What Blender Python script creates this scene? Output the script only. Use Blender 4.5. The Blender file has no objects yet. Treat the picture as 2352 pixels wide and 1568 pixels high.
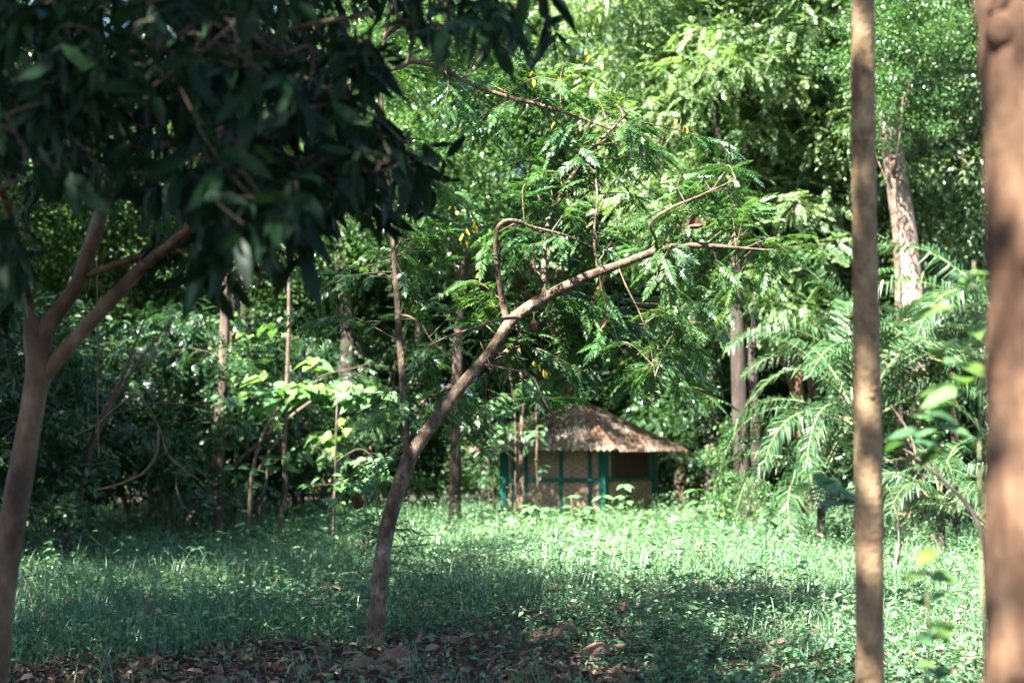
import bpy, math, random
import numpy as np
from mathutils import Vector

# ------------------------------------------------------------------ scene, camera, light
S = bpy.context.scene
C = S.collection
rng = np.random.default_rng(7)
random.seed(7)
F_PX, CX, CY = 1422.0, 512.0, 341.0          # 50 mm lens on a 36 mm sensor, 1024 px wide
EYE = 1.6
PITCH = math.atan(119.0 / F_PX)

cam_d = bpy.data.cameras.new("camera")
cam = bpy.data.objects.new("camera", cam_d)
C.objects.link(cam)
cam.location = (0, 0, EYE)
cam.rotation_euler = (math.pi / 2 + PITCH, 0, 0)
cam_d.lens = 50
cam_d.sensor_width = 36
cam_d.clip_end = 2000
cam_d.dof.use_dof = True
cam_d.dof.focus_distance = 12.6
cam_d.dof.aperture_fstop = 1.6
S.camera = cam

SUN = np.array([-0.42, -0.52, 0.74])
SUN /= np.linalg.norm(SUN)
elev = math.asin(SUN[2])
azim = math.atan2(SUN[0], SUN[1])
world = bpy.data.worlds.new("World")
S.world = world
world.use_nodes = True
nt = world.node_tree
sky = nt.nodes.new("ShaderNodeTexSky")
sky.sky_type = 'NISHITA'
sky.sun_disc = False
sky.sun_elevation = elev
sky.sun_rotation = azim
sky.air_density = 0.5
sky.dust_density = 0.6
nt.links.new(sky.outputs[0], nt.nodes["Background"].inputs[0])
nt.nodes["Background"].inputs[1].default_value = 0.05

sun_d = bpy.data.lights.new("sun", 'SUN')
sun_d.energy = 5.0
sun_d.angle = math.radians(0.5)
sun_d.color = (1.0, 0.95, 0.87)
sun = bpy.data.objects.new("sun", sun_d)
C.objects.link(sun)
sun.rotation_euler = Vector(SUN).to_track_quat('Z', 'Y').to_euler()
sun.location = (0, 0, 60)

S.view_settings.view_transform = 'Standard'
S.view_settings.look = 'None'
S.view_settings.gamma = 1.0
S.view_settings.exposure = 3.6
S.render.engine = 'CYCLES'
cy = S.cycles
cy.max_bounces = 6
cy.diffuse_bounces = 3
cy.glossy_bounces = 2
cy.transmission_bounces = 3
cy.transparent_max_bounces = 4
cy.caustics_reflective = False
cy.caustics_refractive = False
cy.sample_clamp_indirect = 3.0
cy.use_denoising = True
cy.use_adaptive_sampling = False
try:
    cy.denoiser = 'OPENIMAGEDENOISE'
    cy.denoising_input_passes = 'RGB_ALBEDO_NORMAL'
    cy.denoising_prefilter = 'ACCURATE'
except Exception:
    pass

# ------------------------------------------------------------------ measuring helpers
K = 1024.0 / 2352.0                           # the photo was measured in a 2352 px wide view
_f = np.array([0, math.cos(PITCH), math.sin(PITCH)])
_u = np.array([0, -math.sin(PITCH), math.cos(PITCH)])


def P(x, y, d):
    """World point at distance d in front of the camera, measured in the photograph."""
    xc, yc = (x * K - CX) / F_PX, (CY - y * K) / F_PX
    v = _f + yc * _u + np.array([xc, 0, 0])
    v = v * (d / v[1])
    return v + np.array([0, 0, EYE])


def G(x, d):
    """Ground point under photo column x at distance d."""
    p = P(x, 1000, d)
    return np.array([p[0], d, gz(p[0], d)])


def gz(x, y):
    return 0.05 * np.sin(x * 0.45 + 1.0) * np.cos(y * 0.31) + 0.03 * np.sin(x * 1.3 + y * 0.9)


def norm(v):
    v = np.asarray(v, float)
    return v / np.maximum(np.linalg.norm(v, axis=-1, keepdims=True), 1e-9)


# ------------------------------------------------------------------ mesh builder
class MB:
    def __init__(self):
        self.v, self.q, self.t, self.r, self.qm, self.tm, self.n = [], [], [], [], [], [], 0

    def add(self, v, q=None, t=None, r=0.5, mi=0):
        v = np.asarray(v, np.float32).reshape(-1, 3)
        self.v.append(v)
        rr = np.empty(len(v), np.float32)
        rr[:] = r
        self.r.append(rr)
        if q is not None and len(q):
            q = np.asarray(q, np.int32).reshape(-1, 4)
            self.q.append(q + self.n)
            self.qm.append(np.full(len(q), mi, np.int32))
        if t is not None and len(t):
            t = np.asarray(t, np.int32).reshape(-1, 3)
            self.t.append(t + self.n)
            self.tm.append(np.full(len(t), mi, np.int32))
        self.n += len(v)

    def inst(self, T, R, pos, sc, r=0.5, mi=0):
        tv, tq, tt = T
        N, k = len(pos), len(tv)
        if N == 0:
            return
        sc = np.asarray(sc, float)
        if sc.ndim == 0:
            sc = np.full(N, float(sc))
        if sc.ndim == 1:
            sc = np.repeat(sc[:, None], 3, 1)
        loc = tv[None] * sc[:, None, :]
        w = np.einsum('nij,nkj->nki', R, loc) + np.asarray(pos)[:, None, :]
        off = (np.arange(N) * k)[:, None, None]
        q = (tq[None] + off).reshape(-1, 4) if len(tq) else None
        t = (tt[None] + off).reshape(-1, 3) if len(tt) else None
        rr = np.broadcast_to(np.asarray(r, float), (N,)) if np.ndim(r) <= 1 else r
        rr = np.repeat(rr, k)
        if N * k < 2000000:
            rr = rr + rng.normal(0, 0.05, N * k) * 0.4
        self.add(w.reshape(-1, 3), q, t, rr, mi)

    def mesh(self, name, mats, smooth=False, org=(0, 0, 0)):
        v = np.concatenate(self.v) - np.asarray(org, np.float32)
        r = np.concatenate(self.r)
        q = np.concatenate(self.q) if self.q else np.zeros((0, 4), np.int32)
        t = np.concatenate(self.t) if self.t else np.zeros((0, 3), np.int32)
        mi = np.concatenate(self.qm + self.tm) if (self.qm or self.tm) else np.zeros(0, np.int32)
        me = bpy.data.meshes.new(name)
        me.vertices.add(len(v))
        me.vertices.foreach_set("co", v.astype(np.float32).ravel())
        nl = q.size + t.size
        me.loops.add(nl)
        me.loops.foreach_set("vertex_index", np.concatenate([q.ravel(), t.ravel()]).astype(np.int32))
        npoly = len(q) + len(t)
        me.polygons.add(npoly)
        ls = np.concatenate([np.arange(len(q)) * 4, q.size + np.arange(len(t)) * 3]).astype(np.int32)
        me.polygons.foreach_set("loop_start", ls)
        me.polygons.foreach_set("material_index", mi.astype(np.int32))
        me.polygons.foreach_set("use_smooth", np.full(npoly, smooth, bool))
        at = me.attributes.new("r", 'FLOAT', 'POINT')
        at.data.foreach_set("value", r.astype(np.float32))
        for m in (mats if isinstance(mats, (list, tuple)) else [mats]):
            me.materials.append(m)
        me.update(calc_edges=True)
        return me

    def build(self, name, mats, parent=None, smooth=False, org=(0, 0, 0)):
        o = bpy.data.objects.new(name, self.mesh(name, mats, smooth, org))
        C.objects.link(o)
        if parent is not None:
            o.parent = parent
        else:
            o.location = org
        return o


def thing(name, label, cat, loc=(0, 0, 0), group=None, rz=0.0, sc=1.0):
    o = bpy.data.objects.new(name, None)
    C.objects.link(o)
    o.location = tuple(float(a) for a in loc)
    o.rotation_euler = (0, 0, rz)
    o.scale = (sc, sc, sc)
    o.empty_display_size = 0.2
    o["label"], o["category"] = label, cat
    if group:
        o["group"] = group
    return o


def tag(o, label, cat, group=None):
    o["label"], o["category"] = label, cat
    if group:
        o["group"] = group
    return o


def part(name, me, parent):
    o = bpy.data.objects.new(name, me)
    C.objects.link(o)
    o.parent = parent
    return o


def box(mb, c, h, rz=0.0, mi=0, r=0.5):
    """box centred at c with half sizes h, turned rz about z"""
    c = np.asarray(c, float)
    s = np.array([[-1, -1, -1], [1, -1, -1], [1, 1, -1], [-1, 1, -1], [-1, -1, 1], [1, -1, 1], [1, 1, 1], [-1, 1, 1]], float) * h
    R = np.array([[math.cos(rz), -math.sin(rz), 0], [math.sin(rz), math.cos(rz), 0], [0, 0, 1]])
    mb.add(s @ R.T + c, [[0, 3, 2, 1], [4, 5, 6, 7], [0, 1, 5, 4], [1, 2, 6, 5], [2, 3, 7, 6], [3, 0, 4, 7]], mi=mi, r=r)


def catmull(p, k):
    p = np.asarray(p, float)
    if len(p) < 3 or k <= 1:
        if k > 1 and len(p) == 2:
            t = np.linspace(0, 1, k + 1)[:, None]
            return p[0] * (1 - t) + p[1] * t
        return p
    q = np.vstack([2 * p[0] - p[1], p, 2 * p[-1] - p[-2]])
    out = []
    for i in range(1, len(q) - 2):
        a, b, c, d = q[i - 1], q[i], q[i + 1], q[i + 2]
        for t in np.arange(k) / k:
            out.append(0.5 * (2 * b + (c - a) * t + (2 * a - 5 * b + 4 * c - d) * t * t + (3 * b - a - 3 * c + d) * t ** 3))
    out.append(q[-2])
    return np.array(out)


def tube(mb, pts, rad, n=8, k=4, lump=0.0, r=0.5, mi=0, cap=True):
    pts = np.asarray(pts, float)
    rad = np.asarray(rad, float)
    if rad.ndim == 0:
        rad = np.full(len(pts), float(rad))
    c = catmull(np.hstack([pts, rad[:, None]]), k)
    p, R = c[:, :3], np.maximum(c[:, 3], 1e-4)
    t = norm(np.gradient(p, axis=0))
    a = np.array([1.0, 0, 0]) if abs(t[0][0]) < 0.8 else np.array([0, 1.0, 0])
    nn = norm(a - t[0] * a.dot(t[0]))
    th = np.arange(n) * 2 * math.pi / n
    V = []
    ph = rng.uniform(0, 6.28, 3)
    for i in range(len(p)):
        nn = norm(nn - t[i] * nn.dot(t[i]))
        b = np.cross(t[i], nn)
        rr = R[i] * (1 + lump * (np.sin(2 * th + ph[0] + i * 0.35) * 0.5 + np.sin(3 * th + ph[1] - i * 0.5) * 0.4 + rng.normal(0, 0.35, n)))
        V.append(p[i] + rr[:, None] * (np.cos(th)[:, None] * nn + np.sin(th)[:, None] * b))
    V = np.concatenate(V)
    i = np.arange(len(p) - 1)[:, None] * n
    j = np.arange(n)[None]
    j2 = (j + 1) % n
    q = np.stack([i + j, i + j2, i + n + j2, i + n + j], -1).reshape(-1, 4)
    tr = None
    if cap:
        V = np.vstack([V, p[-1] + t[-1] * R[-1] * 0.6])
        e = (len(p) - 1) * n
        tr = [[e + a, e + (a + 1) % n, len(V) - 1] for a in range(n)]
    mb.add(V, q, tr, r, mi)
    return p


def frames(d, up):
    d = norm(d)
    x = norm(np.cross(d, up))
    z = np.cross(x, d)
    return np.stack([x, d, z], -1)


def rdir(n):
    return norm(rng.normal(0, 1, (n, 3)))


# ------------------------------------------------------------------ leaf templates (length 1 along y)
def T_leaf(w1=0.2, w2=0.17, y1=0.28, y2=0.66, fold=0.25, droop=0.2):
    z = lambda y: -droop * y * y
    v = np.array([[0, 0, 0], [0, .36, z(.36)], [0, .7, z(.7)], [0, 1, z(1)],
                  [-w1, y1, z(y1) + fold * w1], [-w2, y2, z(y2) + fold * w2],
                  [w1, y1, z(y1) + fold * w1], [w2, y2, z(y2) + fold * w2]], float)
    q = np.array([[1, 4, 5, 2][::-1], [1, 6, 7, 2]])
    t = np.array([[0, 1, 4], [5, 3, 2][::-1], [0, 6, 1], [2, 7, 3]])
    return v, q, t


def T_diamond(w=0.22, y=0.45, fold=0.15, droop=0.1):
    v = np.array([[0, 0, 0], [w, y, fold * w], [0, 1, -droop], [-w, y, fold * w]], float)
    return v, np.array([[0, 1, 2, 3]]), np.zeros((0, 3), int)


def T_heart():
    n = 7
    y = np.array([-0.12, -0.06, 0.12, 0.38, 0.62, 0.84, 1.0])
    w = np.array([0.16, 0.36, 0.45, 0.40, 0.26, 0.10, 0.0])
    v = []
    for a, b in zip(y, w):
        dz = -0.22 * max(a, 0) ** 2
        v += [[-b, a, dz + 0.16 * b], [0, max(a, 0.0) if a < 0.05 else a, dz], [b, a, dz + 0.16 * b]]
    q = []
    for i in range(n - 1):
        q += [[3 * i, 3 * i + 1, 3 * i + 4, 3 * i + 3], [3 * i + 1, 3 * i + 2, 3 * i + 5, 3 * i + 4]]
    return np.array(v, float), np.array(q), np.zeros((0, 3), int)


def T_pinnate(pairs=9, ll=0.24, lw=0.085, droop=0.3, ang=62, rach=0.006, seed=0):
    g = np.random.default_rng(seed)
    V, Q = [], []
    n = 0
    curve = lambda y: np.array([0, y, -droop * y * y])
    for i in range(4):
        a, b = curve(i / 4), curve((i + 1) / 4)
        V += [a + [-rach, 0, 0], a + [rach, 0, 0], b + [rach, 0, 0], b + [-rach, 0, 0]]
        Q.append([n, n + 1, n + 2, n + 3])
        n += 4
    for i in range(pairs):
        y = 0.12 + 0.86 * i / (pairs - 1)
        b = curve(y)
        L = ll * (0.75 + 0.5 * math.sin(math.pi * (0.15 + 0.8 * i / (pairs - 1)))) * 0.85
        for s in (-1, 1):
            if g.random() < 0.04:
                continue
            a = math.radians(ang - 18 * i / pairs + g.normal(0, 6))
            d = np.array([s * math.sin(a), math.cos(a), -0.18 + g.normal(0, 0.13) - droop * y])
            d /= np.linalg.norm(d)
            sd = np.cross(d, [0, 0, 1.0])
            sd /= np.linalg.norm(sd)
            tl = g.normal(0, 0.25)
            sd = sd + np.array([0, 0, tl])
            w = lw * (L / ll) * 0.5 / 0.5
            V += [b, b + d * L * .42 + sd * w * .5, b + d * L + [0, 0, -0.02], b + d * L * .42 - sd * w * .5]
            Q.append([n, n + 1, n + 2, n + 3])
            n += 4
    d = np.array([0, 1, -2 * droop]) / math.sqrt(1 + 4 * droop * droop)
    b = curve(1.0)
    V += [b, b + d * ll * .4 + np.array([lw * .5, 0, 0]), b + d * ll, b + d * ll * .4 - np.array([lw * .5, 0, 0])]
    Q.append([n, n + 1, n + 2, n + 3])
    return np.array(V, float), np.array(Q), np.zeros((0, 3), int)


L_OVAL = T_leaf(0.24, 0.2)
L_LANCE = T_leaf(0.11, 0.105, 0.3, 0.66, 0.3, 0.35)
L_DIA = T_diamond(0.26)
L_HEART = T_heart()
PIN_NEAR = [T_pinnate(10, 0.25, 0.1, 0.3, seed=s) for s in range(4)]
PIN_FAR = [T_pinnate(6, 0.30, 0.15, 0.35, seed=s) for s in range(2)]


# ------------------------------------------------------------------ materials
def mat_leaf(name, c0, c1, c2, rough=0.4, trans=0.35, spec=0.5, warm=(1.25, 1.35, 0.5)):
    m = bpy.data.materials.new(name)
    m.use_nodes = True
    t = m.node_tree
    for n in list(t.nodes):
        t.nodes.remove(n)
    out = t.nodes.new("ShaderNodeOutputMaterial")
    at = t.nodes.new("ShaderNodeAttribute")
    at.attribute_name = "r"
    cr = t.nodes.new("ShaderNodeValToRGB")
    e = cr.color_ramp.elements
    e[0].position, e[0].color = 0.0, (*c0, 1)
    e[1].position, e[1].color = 1.0, (*c2, 1)
    x = e.new(0.5)
    x.color = (*c1, 1)
    pr = t.nodes.new("ShaderNodeBsdfPrincipled")
    pr.inputs["Roughness"].default_value = rough
    pr.inputs["Specular IOR Level"].default_value = spec
    tr = t.nodes.new("ShaderNodeBsdfTranslucent")
    mul = t.nodes.new("ShaderNodeMix")
    mul.data_type = 'RGBA'
    mul.blend_type = 'MULTIPLY'
    mul.inputs[0].default_value = 1.0
    mul.inputs[7].default_value = (*warm, 1)
    mx = t.nodes.new("ShaderNodeMixShader")
    mx.inputs[0].default_value = trans
    L = t.links.new
    L(at.outputs["Fac"], cr.inputs[0])
    L(cr.outputs[0], pr.inputs["Base Color"])
    L(cr.outputs[0], mul.inputs[6])
    L(mul.outputs[2], tr.inputs[0])
    L(pr.outputs[0], mx.inputs[1])
    L(tr.outputs[0], mx.inputs[2])
    L(mx.outputs[0], out.inputs[0])
    return m


def mat_noise(name, cols, scale=4.0, stretch=(1, 1, 1), rough=0.85, bump=0.3, detail=6, pos=None, fine=0.0, spec=0.3):
    m = bpy.data.materials.new(name)
    m.use_nodes = True
    t = m.node_tree
    pr = t.nodes["Principled BSDF"]
    pr.inputs["Roughness"].default_value = rough
    pr.inputs["Specular IOR Level"].default_value = spec
    tc = t.nodes.new("ShaderNodeTexCoord")
    mp = t.nodes.new("ShaderNodeMapping")
    mp.inputs["Scale"].default_value = stretch
    nz = t.nodes.new("ShaderNodeTexNoise")
    nz.inputs["Scale"].default_value = scale
    nz.inputs["Detail"].default_value = detail
    nz.inputs["Roughness"].default_value = 0.65
    cr = t.nodes.new("ShaderNodeValToRGB")
    e = cr.color_ramp.elements
    pos = pos or [0.3 + 0.4 * i / (len(cols) - 1) for i in range(len(cols))]
    e[0].position, e[0].color = pos[0], (*cols[0], 1)
    e[1].position, e[1].color = pos[-1], (*cols[-1], 1)
    for p_, c_ in zip(pos[1:-1], cols[1:-1]):
        x = e.new(p_)
        x.color = (*c_, 1)
    L = t.links.new
    L(tc.outputs["Object"], mp.inputs[0])
    L(mp.outputs[0], nz.inputs["Vector"])
    L(nz.outputs["Fac"], cr.inputs[0])
    L(cr.outputs[0], pr.inputs["Base Color"])
    n2 = t.nodes.new("ShaderNodeTexNoise")
    n2.inputs["Scale"].default_value = scale * 4
    n2.inputs["Detail"].default_value = 5
    L(mp.outputs[0], n2.inputs["Vector"])
    bp = t.nodes.new("ShaderNodeBump")
    bp.inputs["Strength"].default_value = bump
    bp.inputs["Distance"].default_value = 0.02
    L(n2.outputs["Fac"], bp.inputs["Height"])
    L(bp.outputs[0], pr.inputs["Normal"])
    return m


M = {}
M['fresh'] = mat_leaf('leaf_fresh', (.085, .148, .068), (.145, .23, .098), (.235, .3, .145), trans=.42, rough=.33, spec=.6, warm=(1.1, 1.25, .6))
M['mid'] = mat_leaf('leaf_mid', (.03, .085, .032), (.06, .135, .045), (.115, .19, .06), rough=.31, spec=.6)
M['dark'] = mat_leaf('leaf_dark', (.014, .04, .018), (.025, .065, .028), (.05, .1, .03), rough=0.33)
M['mango'] = mat_leaf('leaf_long_shaded', (.004, .014, .007), (.008, .025, .011), (.022, .058, .018), rough=0.5, trans=0.2, spec=0.1)  # leaf colour pushed nearly black to stand in for deep shade
M['feather'] = mat_leaf('leaf_feather', (.024, .07, .028), (.054, .128, .044), (.12, .195, .062), rough=0.31, spec=.65, trans=.4)
M['broad'] = mat_leaf('leaf_broad', (.05, .13, .055), (.085, .19, .08), (.14, .24, .05), rough=0.35)
M['palm'] = mat_leaf('leaf_palm', (.01, .034, .014), (.024, .066, .024), (.075, .125, .045), rough=0.45, spec=0.3, trans=.25)
M['grass'] = mat_leaf('grass_blade', (.04, .105, .052), (.1, .195, .098), (.2, .29, .155), trans=0.35, warm=(1.0, 1.2, .6))
M['dead'] = mat_leaf('dead_leaf', (.045, .025, .016), (.13, .076, .05), (.32, .23, .16), rough=0.6, trans=0.12, spec=0.3, warm=(1.2, .9, .5))
M['yellow'] = mat_leaf('leaf_yellow', (.35, .22, .02), (.5, .34, .03), (.55, .42, .05), trans=0.3, warm=(1, 1, .6))
M['bark_smooth'] = mat_noise('bark_smooth', [(.045, .02, .01), (.12, .058, .026), (.18, .095, .043), (.2, .13, .08)], 3.2, (1, 1, .55), rough=.7, bump=.3)
M['bark_lean'] = mat_noise('bark_grey_brown', [(.022, .014, .009), (.07, .046, .03), (.125, .088, .058), (.27, .225, .175)], 10, (1, 1, .7), rough=.85, bump=1.0, pos=[.32, .46, .58, .72])
M['bark_tan'] = mat_noise('bark_tan', [(.055, .028, .014), (.14, .078, .04), (.21, .125, .068)], 7, (1, 1, .6), rough=.85, bump=.4)
M['bark_thin'] = mat_noise('bark_mottled_tan', [(.07, .043, .022), (.15, .098, .052), (.2, .137, .075), (.25, .185, .115)], 13, (1, 1, .8), rough=.85, bump=.6)
M['bark_forked'] = mat_noise('bark_brown_smooth', [(.022, .013, .007), (.065, .038, .02), (.1, .062, .033), (.16, .12, .085)], 5, (1, 1, .6), rough=.75, bump=.9, pos=[.34, .47, .57, .68])
M['bark_shaded'] = mat_noise('bark_shade_darkened', [(.012, .009, .007), (.028, .02, .016), (.055, .042, .034)], 4, (1.6, 1.6, .35), rough=.9, bump=.7)  # darker copy of the dark bark, shade of the wood put into its colour
M['bark_pale'] = mat_noise('bark_pale', [(.09, .06, .045), (.2, .145, .115), (.32, .26, .22)], 2.5, (1, 1, .5), rough=.85, bump=.3)
M['bark_dark'] = mat_noise('bark_dark', [(.025, .016, .012), (.06, .04, .03), (.11, .08, .06)], 4, (1.6, 1.6, .35), rough=.9, bump=.7)
M['twig'] = mat_noise('twig_bark', [(.03, .02, .014), (.075, .05, .035), (.13, .095, .07)], 8, rough=.85, bump=.3)
M['stem_green'] = mat_noise('green_stem', [(.1, .11, .05), (.2, .2, .1)], 8, rough=.6, bump=.1)
M['stone'] = mat_noise('stone_brown', [(.065, .034, .022), (.13, .072, .048), (.2, .13, .095)], 6, rough=.9, bump=.6)
M['soil'] = mat_noise('soil', [(.012, .009, .006), (.028, .02, .014), (.05, .035, .025)], 1.6, rough=.95, bump=.6, detail=9)
M['green_paint'] = mat_noise('green_paint', [(.003, .05, .036), (.006, .085, .062), (.012, .11, .08)], 3, (1, 1, .5), rough=.55, bump=.1)

# ------------------------------------------------------------------ ground
def make_ground():
    xs = np.concatenate([[-400, -150, -70], np.linspace(-36, 36, 145), [70, 150, 400]])
    ys = np.concatenate([[-150, -50], np.linspace(-10, 70, 161), [90, 150, 400]])
    X, Y = np.meshgrid(xs, ys)
    Z = gz(X, Y) * (np.abs(X) < 40)
    mb = MB()
    nx, ny = len(xs), len(ys)
    i = np.arange(ny - 1)[:, None] * nx
    j = np.arange(nx - 1)[None]
    q = np.stack([i + j, i + j + 1, i + nx + j + 1, i + nx + j], -1).reshape(-1, 4)
    mb.add(np.stack([X, Y, Z], -1), q)
    o = mb.build('ground', M['soil'], smooth=True)
    o['kind'] = 'structure'


make_ground()


def bare(x, y):
    """0..1: how bare the earth is (leaf strewn path at the front)"""
    cx = -1.7 + 1.8 * np.clip((y - 10.2) / 3.6, 0, 1)
    hw = np.interp(y, [0, 10.3, 11.2, 12.2, 13.4, 15, 17, 18], [3.6, 3.2, 2.8, 2.0, .85, .35, .12, 0])
    w = 0.35 * np.sin(3.1 * x + 1.7 * y) + 0.25 * np.sin(5.3 * y - 2 * x) + .3 * np.sin(7.1 * x - 4.4 * y)
    return np.clip((hw - np.abs(x - cx) + w * np.minimum(hw, .8)) / 0.9, 0, 1)


def scatter(n, y0=8.2, y1=46, power=1.25, spread=1.12):
    """positions denser near the camera so the picture is evenly covered"""
    u = rng.uniform(0, 1, n)
    a = 2 - power
    y = (y0 ** a + u * (y1 ** a - y0 ** a)) ** (1 / a)
    x = rng.uniform(-1, 1, n) * (0.36 * y * spread + 0.6)
    return x, y


def patch_noise(x, y, s=1.0, seed=0):
    g = np.random.default_rng(seed)
    v = np.zeros_like(x)
    for k in range(6):
        a, f, ph = g.uniform(0, 6.28), s * g.uniform(.4, 2.2), g.uniform(0, 6.28)
        v += np.sin((x * math.cos(a) + y * math.sin(a)) * f + ph)
    return v / 6


def make_grass():
    mb = MB()
    # blades of grass in tufts
    nt_ = 42000
    x, y = scatter(nt_)
    keep = (rng.uniform(0, 1, nt_) > bare(x, y) * 0.93) & (patch_noise(x, y, .9, 3) + rng.normal(0, .18, nt_) > -0.04)
    x, y = x[keep], y[keep]
    per = 7
    x = np.repeat(x, per) + rng.normal(0, .06, len(x) * per)
    y = np.repeat(y, per) + rng.normal(0, .06, len(y) * per)
    N = len(x)
    L = rng.gamma(6, .035, N) * np.repeat(rng.gamma(4, .25, N // per).clip(.45, 1.7), per) * (0.8 + 0.5 * patch_noise(x, y, 1.3, 5)) + .05
    L *= np.interp(y, [8, 14, 20, 46], [.75, .85, 1.05, 1.25])
    az = rng.uniform(0, 6.28, N)
    lean = rng.uniform(.15, .9, N)
    d = np.stack([np.cos(az) * lean, np.sin(az) * lean, np.ones(N)], -1)
    side = np.stack([-np.sin(az), np.cos(az), np.zeros(N)], -1)
    w = (.0035 + .0025 * rng.random(N)) * np.interp(y, [8, 20, 46], [1, 1.3, 2.2])
    b = np.stack([x, y, gz(x, y) - .01], -1)
    m = b + d * (L * .55)[:, None]
    t = b + d * L[:, None] + np.stack([np.cos(az), np.sin(az), -1.0 * np.ones(N)], -1) * (L * .32 * lean)[:, None]
    V = np.stack([b - side * w[:, None], b + side * w[:, None], m + side * w[:, None] * .85, m - side * w[:, None] * .85, t], 1)
    k = np.arange(N)[:, None] * 5
    q = k + np.array([[0, 1, 2, 3]])
    tr = k + np.array([[3, 2, 4]])
    rr = np.clip(rng.normal(.45, .2, N) + .45 * patch_noise(x, y, .5, 9), 0, 1)
    dry = rng.random(N) < .018
    for mi_, k_ in ((0, ~dry), (1, dry)):
        kk = np.arange(k_.sum())[:, None] * 5
        mb.add(V[k_].reshape(-1, 3), kk + np.array([[0, 1, 2, 3]]), kk + np.array([[3, 2, 4]]), np.repeat(rr[k_] if mi_ == 0 else np.full(k_.sum(), .9), 5), mi_)
    # small creeping herbs: little leaves at a few heights
    n = 330000
    x, y = scatter(n)
    keep = (rng.uniform(0, 1, n) > bare(x, y) * 0.8)
    x, y = x[keep], y[keep]
    N = len(x)
    hgt = rng.gamma(2.0, .055, N) * np.clip(1 + 1.6 * patch_noise(x, y, 1.0, 11) + .8 * patch_noise(x, y, 3.1, 12), .25, 3) * np.interp(y, [8, 13, 20, 46], [.55, .8, 1.1, 1.35])
    pos = np.stack([x, y, gz(x, y) + hgt], -1)
    dd = norm(np.stack([rng.normal(0, 1, N), rng.normal(0, 1, N), rng.normal(-.1, .35, N)], -1))
    R = frames(dd, np.array([0, 0, 1.0]) + rng.normal(0, .3, (N, 3)))
    sc = rng.gamma(3.2, .0115, N).clip(.014, .12) * np.interp(y, [8, 20, 46], [.9, 1.1, 1.6])
    mb.inst(T_diamond(.3, .45, .2, .15), R, pos, sc, np.clip(rng.normal(.5, .22, N) + .5 * patch_noise(x, y, .6, 2), 0, 1))
    # taller herb stalks with leaf pairs
    n = 4200
    x, y = scatter(n, 9.5, 45, 1.1)
    keep = (rng.uniform(0, 1, n) > bare(x, y)) & (patch_noise(x, y, 1.2, 21) > -.05)
    x, y = x[keep], y[keep]
    for i in range(len(x)):
        h = rng.uniform(.2, .55) * np.interp(y[i], [10, 16, 30], [.7, 1, 1.5])
        b = np.array([x[i], y[i], gz(x[i], y[i])])
        ln = rng.normal(0, .12, 2)
        tip = b + np.array([ln[0] * h, ln[1] * h, h])
        tube(mb, [b, (b + tip) / 2 + [ln[1] * .05, 0, 0], tip], [.003, .0025, .0015], 3, 1, r=.2, cap=False)
        m = int(h / .035)
        f = rng.uniform(.2, 1, m)
        az = rng.uniform(0, 6.28, m)
        dd = np.stack([np.cos(az), np.sin(az), rng.normal(.1, .3, m)], -1)
        mb.inst(T_diamond(.27, .45, .2, .2), frames(dd, np.array([0, 0, 1.0])), b + (tip - b) * f[:, None], rng.uniform(.03, .075, m) * (1.25 - f * .5),
                np.clip(rng.normal(.5, .2, m), 0, 1))
    n = 2300
    x, y = scatter(n, 9.0, 38, .9)
    keep = (rng.uniform(0, 1, n) > bare(x, y) * .9) & (patch_noise(x, y, 1.5, 33) > 0)
    x, y = x[keep], y[keep]
    for i in range(len(x)):
        big = np.interp(y[i], [10, 18, 28, 33], [.8, 1.1, 1.6, .9])
        h = rng.uniform(.15, .5) * big
        m = int(rng.integers(6, 13))
        az = rng.uniform(0, 6.28, m)
        f = rng.uniform(.3, 1, m)
        b = np.array([x[i], y[i], gz(x[i], y[i])])
        tube(mb, [b, b + [0, 0, h]], [.004, .002], 3, 1, r=.3, cap=False)
        dd = np.stack([np.cos(az), np.sin(az), rng.normal(0, .3, m)], -1)
        mb.inst(L_OVAL, frames(dd, np.array([0, 0, 1.0]) + rng.normal(0, .3, (m, 3))), b + np.array([0, 0, h]) * f[:, None], rng.uniform(.06, .13, m) * big ** .8,
                np.clip(rng.normal(.35 + .3 * rng.random(), .15, m), 0, 1), 0 if rng.random() > .05 else 1)
    o = mb.build('grass', [M['grass'], M['dead']])
    o['kind'] = 'stuff'


make_grass()


def make_litter():
    mb = MB()
    n = 32000
    x, y = scatter(n, 8.3, 30, 1.9)
    keep = rng.uniform(0, 1, n) < (np.interp(y, [8, 13, 18, 30], [.3, .2, .07, .04]) + .8 * bare(x, y))
    x, y = x[keep], y[keep]
    N = len(x)
    dd = norm(np.stack([rng.normal(0, 1, N), rng.normal(0, 1, N), rng.normal(0.05, .3, N)], -1))
    R = frames(dd, np.array([0, 0, 1.0]) + rng.normal(0, .45, (N, 3)))
    sc = rng.gamma(7, .0135, N).clip(.03, .18)
    sc3 = np.stack([sc * rng.uniform(.7, 1.2, N), sc, sc * rng.uniform(.4, 2.2, N)], -1)
    pos = np.stack([x, y, gz(x, y) + rng.uniform(.005, .05, N)], -1)
    mb.inst(T_leaf(.22, .2, .28, .66, .45, .25), R, pos, sc3, np.clip(rng.beta(1.6, 2.6, N), 0, 1))
    o = mb.build('leaf_litter', M['dead'], smooth=False)
    o['kind'] = 'stuff'


make_litter()


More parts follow.
